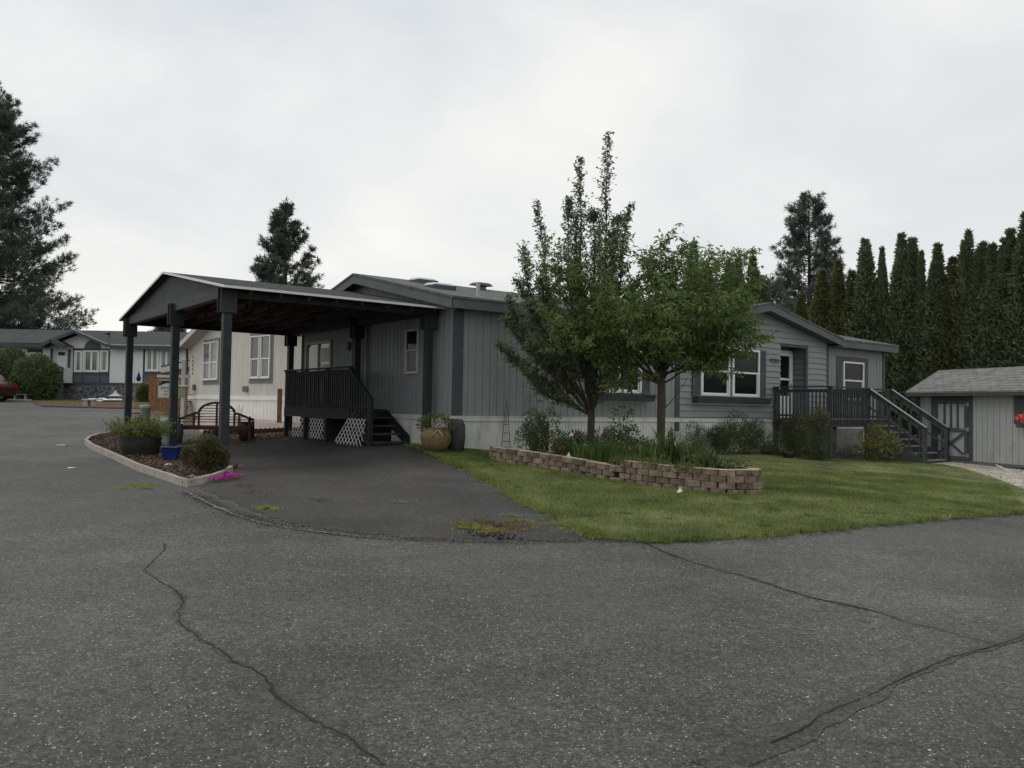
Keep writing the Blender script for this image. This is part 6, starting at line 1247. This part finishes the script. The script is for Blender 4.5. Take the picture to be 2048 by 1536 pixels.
# slender pear
PY_ = 17.4; bxx, _, bz0 = bp(1180, PY_); pear = rootplant('pear_tree', 'taller slender upright tree with small leaves, left one in the walled bed', 'tree', bxx, PY_, bz0)
T = TreeB(2); fork = at(1183, 832, PY_); T.limb([(bxx, PY_, bz0 - .1), (bxx + .01, PY_, bz0 + .3), fork], .095, .075, 10)
def A3(px, py, Y): return at(px, py, Y)
lead = [((1217, 268), 0, [(1192, 760), (1210, 560), (1212, 400)], .52, .035), ((1160, 316), .05, [(1172, 740), (1160, 560), (1163, 420)], .52, .035), ((1138, 400), .25, [(1165, 730), (1135, 560), (1136, 440)], .38, .03),
 ((1073, 404), -.1, [(1150, 740), (1095, 600), (1088, 500)], .36, .026), ((1263, 412), .1, [(1200, 700), (1240, 560), (1246, 480)], .34, .026), ((1035, 565), .15, [(1135, 740), (1080, 650), (1050, 600)], .42, .02), ((1012, 640), -.15, [(1125, 760), (1065, 710), (1030, 670)], .42, .02), ((1022, 722), .15, [(1130, 795), (1080, 765), (1045, 740)], .42, .018), ((1062, 765), -.1, [(1140, 810), (1100, 795), (1080, 780)], .38, .016), ((1112, 790), -.3, [(1160, 820), (1140, 812), (1125, 800)], .34, .014),
 ((1228, 742), -.35, [(1195, 800), (1210, 775), (1220, 755)], .36, .014), ((1205, 768), .3, [(1190, 810), (1196, 795), (1200, 780)], .34, .014), ((1258, 700), .4, [(1200, 780), (1230, 740), (1248, 715)], .4, .016), ((1075, 720), .6, [(1145, 790), (1110, 755), (1090, 735)], .42, .016), ((1100, 600), .3, [(1150, 740), (1120, 670), (1108, 630)], .45, .02), ((1060, 690), -.5, [(1135, 770), (1095, 730), (1075, 705)], .45, .018),
 ((1200, 440), .35, [(1186, 700), (1196, 600), (1200, 520)], .40, .025), ((1150, 430), -.3, [(1176, 700), (1160, 600), (1152, 500)], .40, .025), ((1225, 470), -.2, [(1195, 700), (1215, 600), (1222, 520)], .40, .025), ((1188, 430), -.45, [(1186, 700), (1190, 560), (1188, 450)], .40, .03), ((1236, 440), .5, [(1200, 700), (1225, 560), (1236, 450)], .34, .026),
 ((1045, 500), .3, [(1130, 740), (1070, 640), (1055, 560)], .40, .024), ((1020, 600), -.35, [(1120, 760), (1060, 690), (1030, 640)], .42, .022), ((998, 690), .1, [(1120, 790), (1060, 745), (1020, 712)], .36, .022), ((1045, 742), -.3, [(1130, 800), (1090, 780), (1065, 760)], .34, .02),
 ((1080, 560), -.9, [(1140, 740), (1110, 650), (1090, 600)], .42, .022), ((1150, 520), 1.1, [(1170, 720), (1160, 620), (1152, 560)], .42, .022), ((1275, 560), .3, [(1210, 740), (1250, 650), (1268, 600)], .42, .02), ((1250, 640), -.9, [(1200, 760), (1225, 700), (1240, 660)], .42, .02), ((1120, 650), -1.1, [(1160, 760), (1140, 710), (1128, 680)], .4, .02),
 ((1090, 690), .9, [(1150, 780), (1120, 740), (1100, 710)], .4, .02), ((1160, 640), -.8, [(1175, 760), (1168, 700), (1162, 665)], .38, .02), ((1055, 640), .8, [(1140, 770), (1100, 710), (1070, 670)], .42, .02), ((1030, 655), .3, [(1130, 770), (1080, 710), (1045, 680)], .4, .02)]
for (tx, ty), dy, mid, rad, r0 in lead:
    P = [fork]
    for k, (mx_, my_) in enumerate(mid): P.append(A3(mx_, my_, PY_ + dy * (k + 1) / 4))
    P.append(A3(tx, ty, PY_ + dy)); Q = []
    for a_, b_ in zip(P, P[1:]): Q += [a_.lerp(b_, i / 3) + Vector((T.q.gauss(0, .015), T.q.gauss(0, .015), 0)) for i in range(3)]
    Q.append(P[-1]); T.limb(Q, r0, .004, 5)
    tall = ty < 460
    T.leafy(Q, .22 if not tall else .16, (lambda t, rad=rad, tall=tall: rad * 1.35 * (1 - t) ** .6 + .07 if tall else rad * 1.1 * (1 - .5 * t)), .019, 9, .06, .25, .7)
T.finish(pear, .062, .038, M_pear, M_bark, 5)
# broad cherry
CY_ = 16.3; bxx, _, bz0 = bp(1322, CY_); ch_ = rootplant('cherry_tree', 'shorter spreading tree with long drooping leaves, right one in the walled bed', 'tree', bxx, CY_, bz0)
T = TreeB(9); f1 = A3(1322, 745, CY_); T.limb([(bxx, CY_, bz0 - .1), (bxx + .005, CY_, bz0 + .15), (bxx, CY_, bz0 + .5), A3(1323, 790, CY_), f1], .092, .075, 12)
ends = [((1332, 470), 0, .02), ((1366, 478), .5, .02), ((1292, 500), -.4, .02), ((1236, 492), .3, .02), ((1170, 530), -.2, .018), ((1105, 535), .1, .018), ((1055, 520), -.2, .016), ((1065, 600), .2, .016), ((1100, 660), -.4, .015),
 ((1450, 505), .2, .018), ((1500, 535), -.1, .018), ((1508, 600), .2, .018), ((1500, 655), -.2, .018), ((1480, 715), .1, .018), ((1420, 735), -.4, .015), ((1245, 690), .3, .015), ((1180, 645), -.6, .016), ((1330, 560), -1.5, .018), ((1400, 600), -1.4, .018), ((1260, 600), -1.4, .018), ((1310, 560), 1.5, .018), ((1420, 580), 1.2, .018),
 ((1230, 560), 1.2, .018), ((1360, 680), -1.1, .015), ((1290, 680), -1.1, .015), ((1450, 660), -1.0, .015), ((1200, 600), -1.1, .016), ((1150, 600), .8, .016), ((1380, 530), -.7, .018), ((1440, 560), -.9, .018), ((1470, 520), .5, .016), ((1492, 570), -.5, .016), ((1422, 505), -.3, .016), ((1395, 505), .4, .016), ((1512, 640), -.3, .014), ((1475, 600), -.8, .015), ((1225, 745), -.3, .012), ((1200, 700), .2, .013), ((1460, 700), -.5, .013), ((1340, 620), -1.6, .016), ((1300, 520), .8, .016)]
for (tx, ty), dy, r0 in ends:
    e_ = A3(tx, ty, CY_ + dy); st = f1 + Vector((0, 0, T.q.uniform(-.25, .25))); dz_ = (e_.z - st.z); P = T.curve(st, e_, (0, 0, -.05 + .12 * (dz_ < .8)), 9, .025)
    T.limb(P, r0 * 1.2, .004, 5)
    T.leafy(P, .36, lambda t: .46 - .2 * t, .040, 6, .1, .75, .35)
    for _ in range(5):
        j = T.q.randint(3, 8); a_ = P[j]; dv = (P[-1] - P[0]).normalized(); e2 = a_ + (dv * .5 + Vector((T.q.gauss(0, .8), T.q.gauss(0, .8), T.q.uniform(-.35, .75)))).normalized() * T.q.uniform(.5, 1.0)
        P2 = T.curve(a_, e2, (0, 0, -.04), 5, .015); T.limb(P2, .009, .003, 4); T.leafy(P2, .25, lambda t: .36 - .12 * t, .046, 6, .1, .75, .35)
for (tx, ty), (ax, ay) in (((1262, 775), (1318, 797)), ((1382, 745), (1330, 815))):
    P = T.curve(A3(ax, ay, CY_), A3(tx, ty, CY_ - .1), (0, 0, -.04), 6, .012); T.limb(P, .012, .003, 4)
T.finish(ch_, .118, .036, M_cherry, M_bark, 6)

# conifers
def pine(name, label, x, y, z0, hgt, rfun, nb, seed, m, tuft=.32, nt=12, npt=11, zlo=.15, up=.15, rt=.28, wid=.035, group=None, fr=(.55, 1.1)):
    t = rootplant(name, label, 'pine tree', x, y, z0, group); q = random.Random(seed); nr_ = np.random.default_rng(seed); w = MB(); C = []; D = []
    w.tube([(x, y, z0 - .3), (x + .1, y, z0 + hgt * .5), (x, y, z0 + hgt * .97)], [rt, rt * .55, .03], 8)
    for i in range(nb):
        f = zlo + (1 - zlo) * ((i + q.random()) / nb) ** .9; zb_ = z0 + hgt * f * .97; a = q.uniform(0, 6.283); R_ = rfun(f) * q.uniform(*fr); rise = R_ * (up + .5 * f) * q.uniform(.5, 1.4); 
        p0 = Vector((x, y, zb_)); p3 = p0 + Vector((math.cos(a) * R_, math.sin(a) * R_, rise)); p1 = p0.lerp(p3, .55) - Vector((0, 0, R_ * .14)); w.tube([p0, p1, p3], [rt * .16 * (1 - f) + .02, .02, .012], 4, cap=False)
        k = max(3, int(nt * (R_ / max(rfun(.3), .1)) + 2))
        for j in range(k):
            u = q.uniform(.25, 1) ** .7; c = (p0.lerp(p1, u * 2) if u < .5 else p1.lerp(p3, u * 2 - 1)) + Vector((-math.sin(a), math.cos(a), 0)) * q.gauss(0, R_ * .13 * (1.25 - u)) + Vector((q.gauss(0, .08), q.gauss(0, .08), q.gauss(0, R_ * .025) + .06)); C.append(tuple(c)); D.append((math.cos(a) * .5, math.sin(a) * .5, .55))
    C.append((x, y, z0 + hgt)); D.append((0, 0, 1)); C = np.repeat(np.array(C), npt, 0); D = np.repeat(np.array(D), npt, 0) + nr_.normal(size=(len(C), 3)) * .62; v = MB(); addq(v, leafquads(C, D, nr_.uniform(.7, 1.2, len(C)) * tuft, wid, .1, seed)); w.build('trunk', M_pbark, t, world=True); v.build('crown', m, t, world=True)
# giant pine at the left edge
Y = 62; x = at(-45, 600, Y).x; z0 = H(x, Y); hg = at(-30, 168, Y).z - z0
pine('pine_tree', 'huge dark pine towering over the far house at the left edge', x, Y, z0, hg, lambda f: 8.3 * (1 - f) ** .50 + .05, 430, 3, M_pine, .42, 46, 13, .12, .06, .5, .045, fr=(.62, 1.1))
Y = 52; x = at(570, 500, Y).x; z0 = H(x, Y); hg = at(575, 404, Y).z - z0
pine('pine_tree', 'medium pine rising behind the carport roof', x, Y, z0, hg, lambda f: 3.9 * (1 - f) ** .85 + .2, 200, 4, M_pine, .38, 17, 13, .2, .35, .25, .05, fr=(.7, 1.05))
Y = 58; x = at(1617, 500, Y).x; z0 = H(x, Y); hg = at(1617, 389, Y).z - z0
pine('pine_tree', 'open pale green pine behind the arborvitae row right of the house roof', x, Y, z0, hg, lambda f: 4.1 * (1 - f) ** .55 + .2, 190, 7, M_pine2, .42, 18, 13, .3, .2, .28, .055)
Y = 50; x = at(1545, 600, Y).x; z0 = H(x, Y); hg = at(1530, 560, Y).z - z0
pine('pine_tree', 'low sparse pine crown just above the right roof slope of the house', x, Y, z0, hg, lambda f: 2.2 * (1 - f) ** .5 + .3, 50, 8, M_pine, .42, 12, 10, .5, .3, .18, .05)
Y = 90; x = at(338, 650, Y).x; z0 = H(x, Y); hg = at(338, 654, Y).z - z0
pine('distant_tree', 'tiny distant tree top above the far house roof between two carport posts', x, Y, z0, hg, lambda f: 1.6, 60, 9, M_pine2, .6, 14, 10, .7, .2, .2, .08)

# arborvitae row
arb = {}
def arbor(kind, seed):
    q = np.random.default_rng(seed); n = 15000; K = 5; k = q.integers(0, K, n); top = np.array([1.0, .93, .86, .80, .9]) + q.uniform(-.03, .03, K); ang = q.uniform(0, 6.28) + np.arange(K) * 2.4; off = np.array([.0, .2, .24, .26, .16])
    f = q.uniform(0, 1, n) ** .85; a = q.uniform(0, 6.283, n)
    prof = np.where(f < .1, .8 + 2 * f, np.where(f < .62, 1.0, np.clip((1 - f) / .38, 0, 1) ** .8)) * (.82 + .18 * np.sin(f * 41 + a * 2 + seed + k)) * (1 + .16 * np.sin(a * 3 + f * 17 + k)); R_ = .33 * prof * q.uniform(.4, 1.22, n)
    C = np.stack([np.cos(a) * R_ + np.cos(ang[k]) * off[k] * (1 - .5 * f), np.sin(a) * R_ + np.sin(ang[k]) * off[k] * (1 - .5 * f), f * top[k]], 1)
    D = np.stack([np.cos(a) * .8, np.sin(a) * .8, np.full(n, .8)], 1) + q.normal(size=(n, 3)) * .4; return C, D
NT = [(1386,492,44),(1410,520,44.5),(1455,518,43),(1474,511,42.5),(1504,521,42),(1530,560,41.5),(1604,590,36),(1644,545,40),(1676,524,39.5),(1703,547,39),(1729,474,38.5),(1763,489,38),(1802,477,37.5),(1824,473,37.2),(1842,498,36.8),(1875,482,36.4),(1906,518,36),(1936,458,35.5),(1965,480,35),(1984,481,34.6),(2009,486,34.2),(2021,455,34),(2052,420,33.5),(2085,400,33)]
BR = {1644, 1604, 1703, 1906, 1676}
meshes = {}
for i, (px, py, Y) in enumerate(NT):
    kind = 'b' if px in BR else 'g'; var = i % 4; key = (kind, var); x = at(px, 700, Y).x; z0 = H(x, Y); top = at(px, py, Y).z; wdt = (.90 if px in (1763, 1604, 1842) else 1.22) + .12 * math.sin(i * 2.1)
    hh = top - z0
    if key not in meshes:
        C, D = arbor(kind, 20 + var + (10 if kind == 'b' else 0)); q = np.random.default_rng(i); n = len(C); Cs = C * [1.25, 1.25, 8.2]; w = MB(); addq(w, leafquads(Cs, D, q.uniform(.7, 1.3, n) * .18, .075, .2, i)); w.build('crown', M_arbb if kind == 'b' else M_arb); o1 = bpy.data.objects[-1] if 0 else [o for o in COL.objects if o.name.startswith('crown') and o.parent is None][-1]
        w = MB(); w.tube([(0, 0, -.3), (0, 0, 7.4)], [.10, .02], 6); o2 = w.build('trunk', M_pbark); meshes[key] = (o1.data, o2.data); bpy.data.objects.remove(o1); bpy.data.objects.remove(o2)
    lab = {0: 'leftmost arborvitae tip showing above the tree crowns'}.get(i) or 'narrow dark green arborvitae in the tall row behind house and shed'
    if kind == 'b': lab = 'bronze tinged arborvitae in the row behind the right end of the house'
    grp = 'bronze arborvitae behind the house' if kind == 'b' else 'arborvitae in the tall row'
    t = thing('arborvitae', lab, 'arborvitae', x, Y, random.Random(i).uniform(0, 6), grp)
    for nm, me in zip(('crown', 'trunk'), meshes[key]):
        o = bpy.data.objects.new(nm, me); COL.objects.link(o); o.parent = t; o.scale = (wdt, wdt, hh / 8.25)
grw = MB(); addq(grw, leafquads(GRIT, np.random.default_rng(4).normal(size=(len(GRIT), 3)) * [1, 1, .3], np.random.default_rng(5).uniform(.008, .03, len(GRIT)), .012, .1, 5)); struct(grw, 'grit', leafmat('grit_chip', (.045, .044, .040), (.13, .125, .11), (.34, .32, .28), 0, .9), False, 'stuff')
chips(9000, path_poly, HV, .035, leafmat('path_pebble', (.22, .20, .17), (.45, .42, .36), (.6, .57, .5), 0, .9), 'gravel', 61, .025)
chips(1500, strip, HV, .05, M_mulch, 'litter', 62, .02)
w = MB(); x, y = G(2010, 945); z = H(x, y); w.bar((x - .12, y + .2, z + .18), (x + .12, y - .1, z + .02), .03, .02); w.solo('white_stick', M_white, 'short white stick leaning at the foot of the shed wall', 'stick', x, y, z=z)
# ragged lawn edge: tufts creeping over the asphalt, and rough dark tufts in the turf
def tufts(pts, n, per, sp, h0, h1, wv, m, name, seed, offs):
    q = np.random.default_rng(seed); P = np.array(pts); i = q.integers(0, len(P), n); c = P[i] + q.normal(0, 1, (n, 2)) * offs; c = np.repeat(c, per, 0) + q.normal(0, sp, (n * per, 2)); k = len(c)
    D = q.normal(size=(k, 3)) * .5; D[:, 2] = q.uniform(.25, 1, k); C = np.stack([c[:, 0], c[:, 1], HV(c[:, 0], c[:, 1]) + .02], 1); w = MB(); addq(w, leafquads(C, D, q.uniform(h0, h1, k), wv, .1, seed)); return struct(w, name, m, False, 'stuff')
tufts(edge_w, 420, 26, .035, .03, .085, .007, M_grass, 'edge_grass', 71, .07)
tufts([(p[0], p[1]) for p in edge[3:14]], 90, 22, .03, .03, .07, .007, leafmat('edge_yellow', (.13, .16, .035), (.30, .33, .09), (.4, .34, .18), .3), 'edge_grass', 72, .12)
q_ = np.random.default_rng(8); rp_ = [(a, b) for a, b in zip(q_.uniform(-1, 9, 3000), q_.uniform(9.5, 19, 3000))]; rp_ = np.array(rp_); rp_ = rp_[inpoly(rp_[:, 0], rp_[:, 1], near_lawn)]; rp_ = rp_[~inpoly(rp_[:, 0], rp_[:, 1], [(p[0], p[1]) for p in RW])][:260]
tufts(rp_, 260, 34, .05, .03, .08, .007, leafmat('turf_dark', (.035, .07, .018), (.10, .17, .04), (.2, .26, .08), .3), 'lawn_weeds', 73, .02)
tufts(rp_[::-1], 330, 44, .13, .02, .045, .008, leafmat('turf_tan', (.16, .14, .07), (.38, .33, .19), (.5, .44, .28), .2), 'dry_grass', 74, .1)
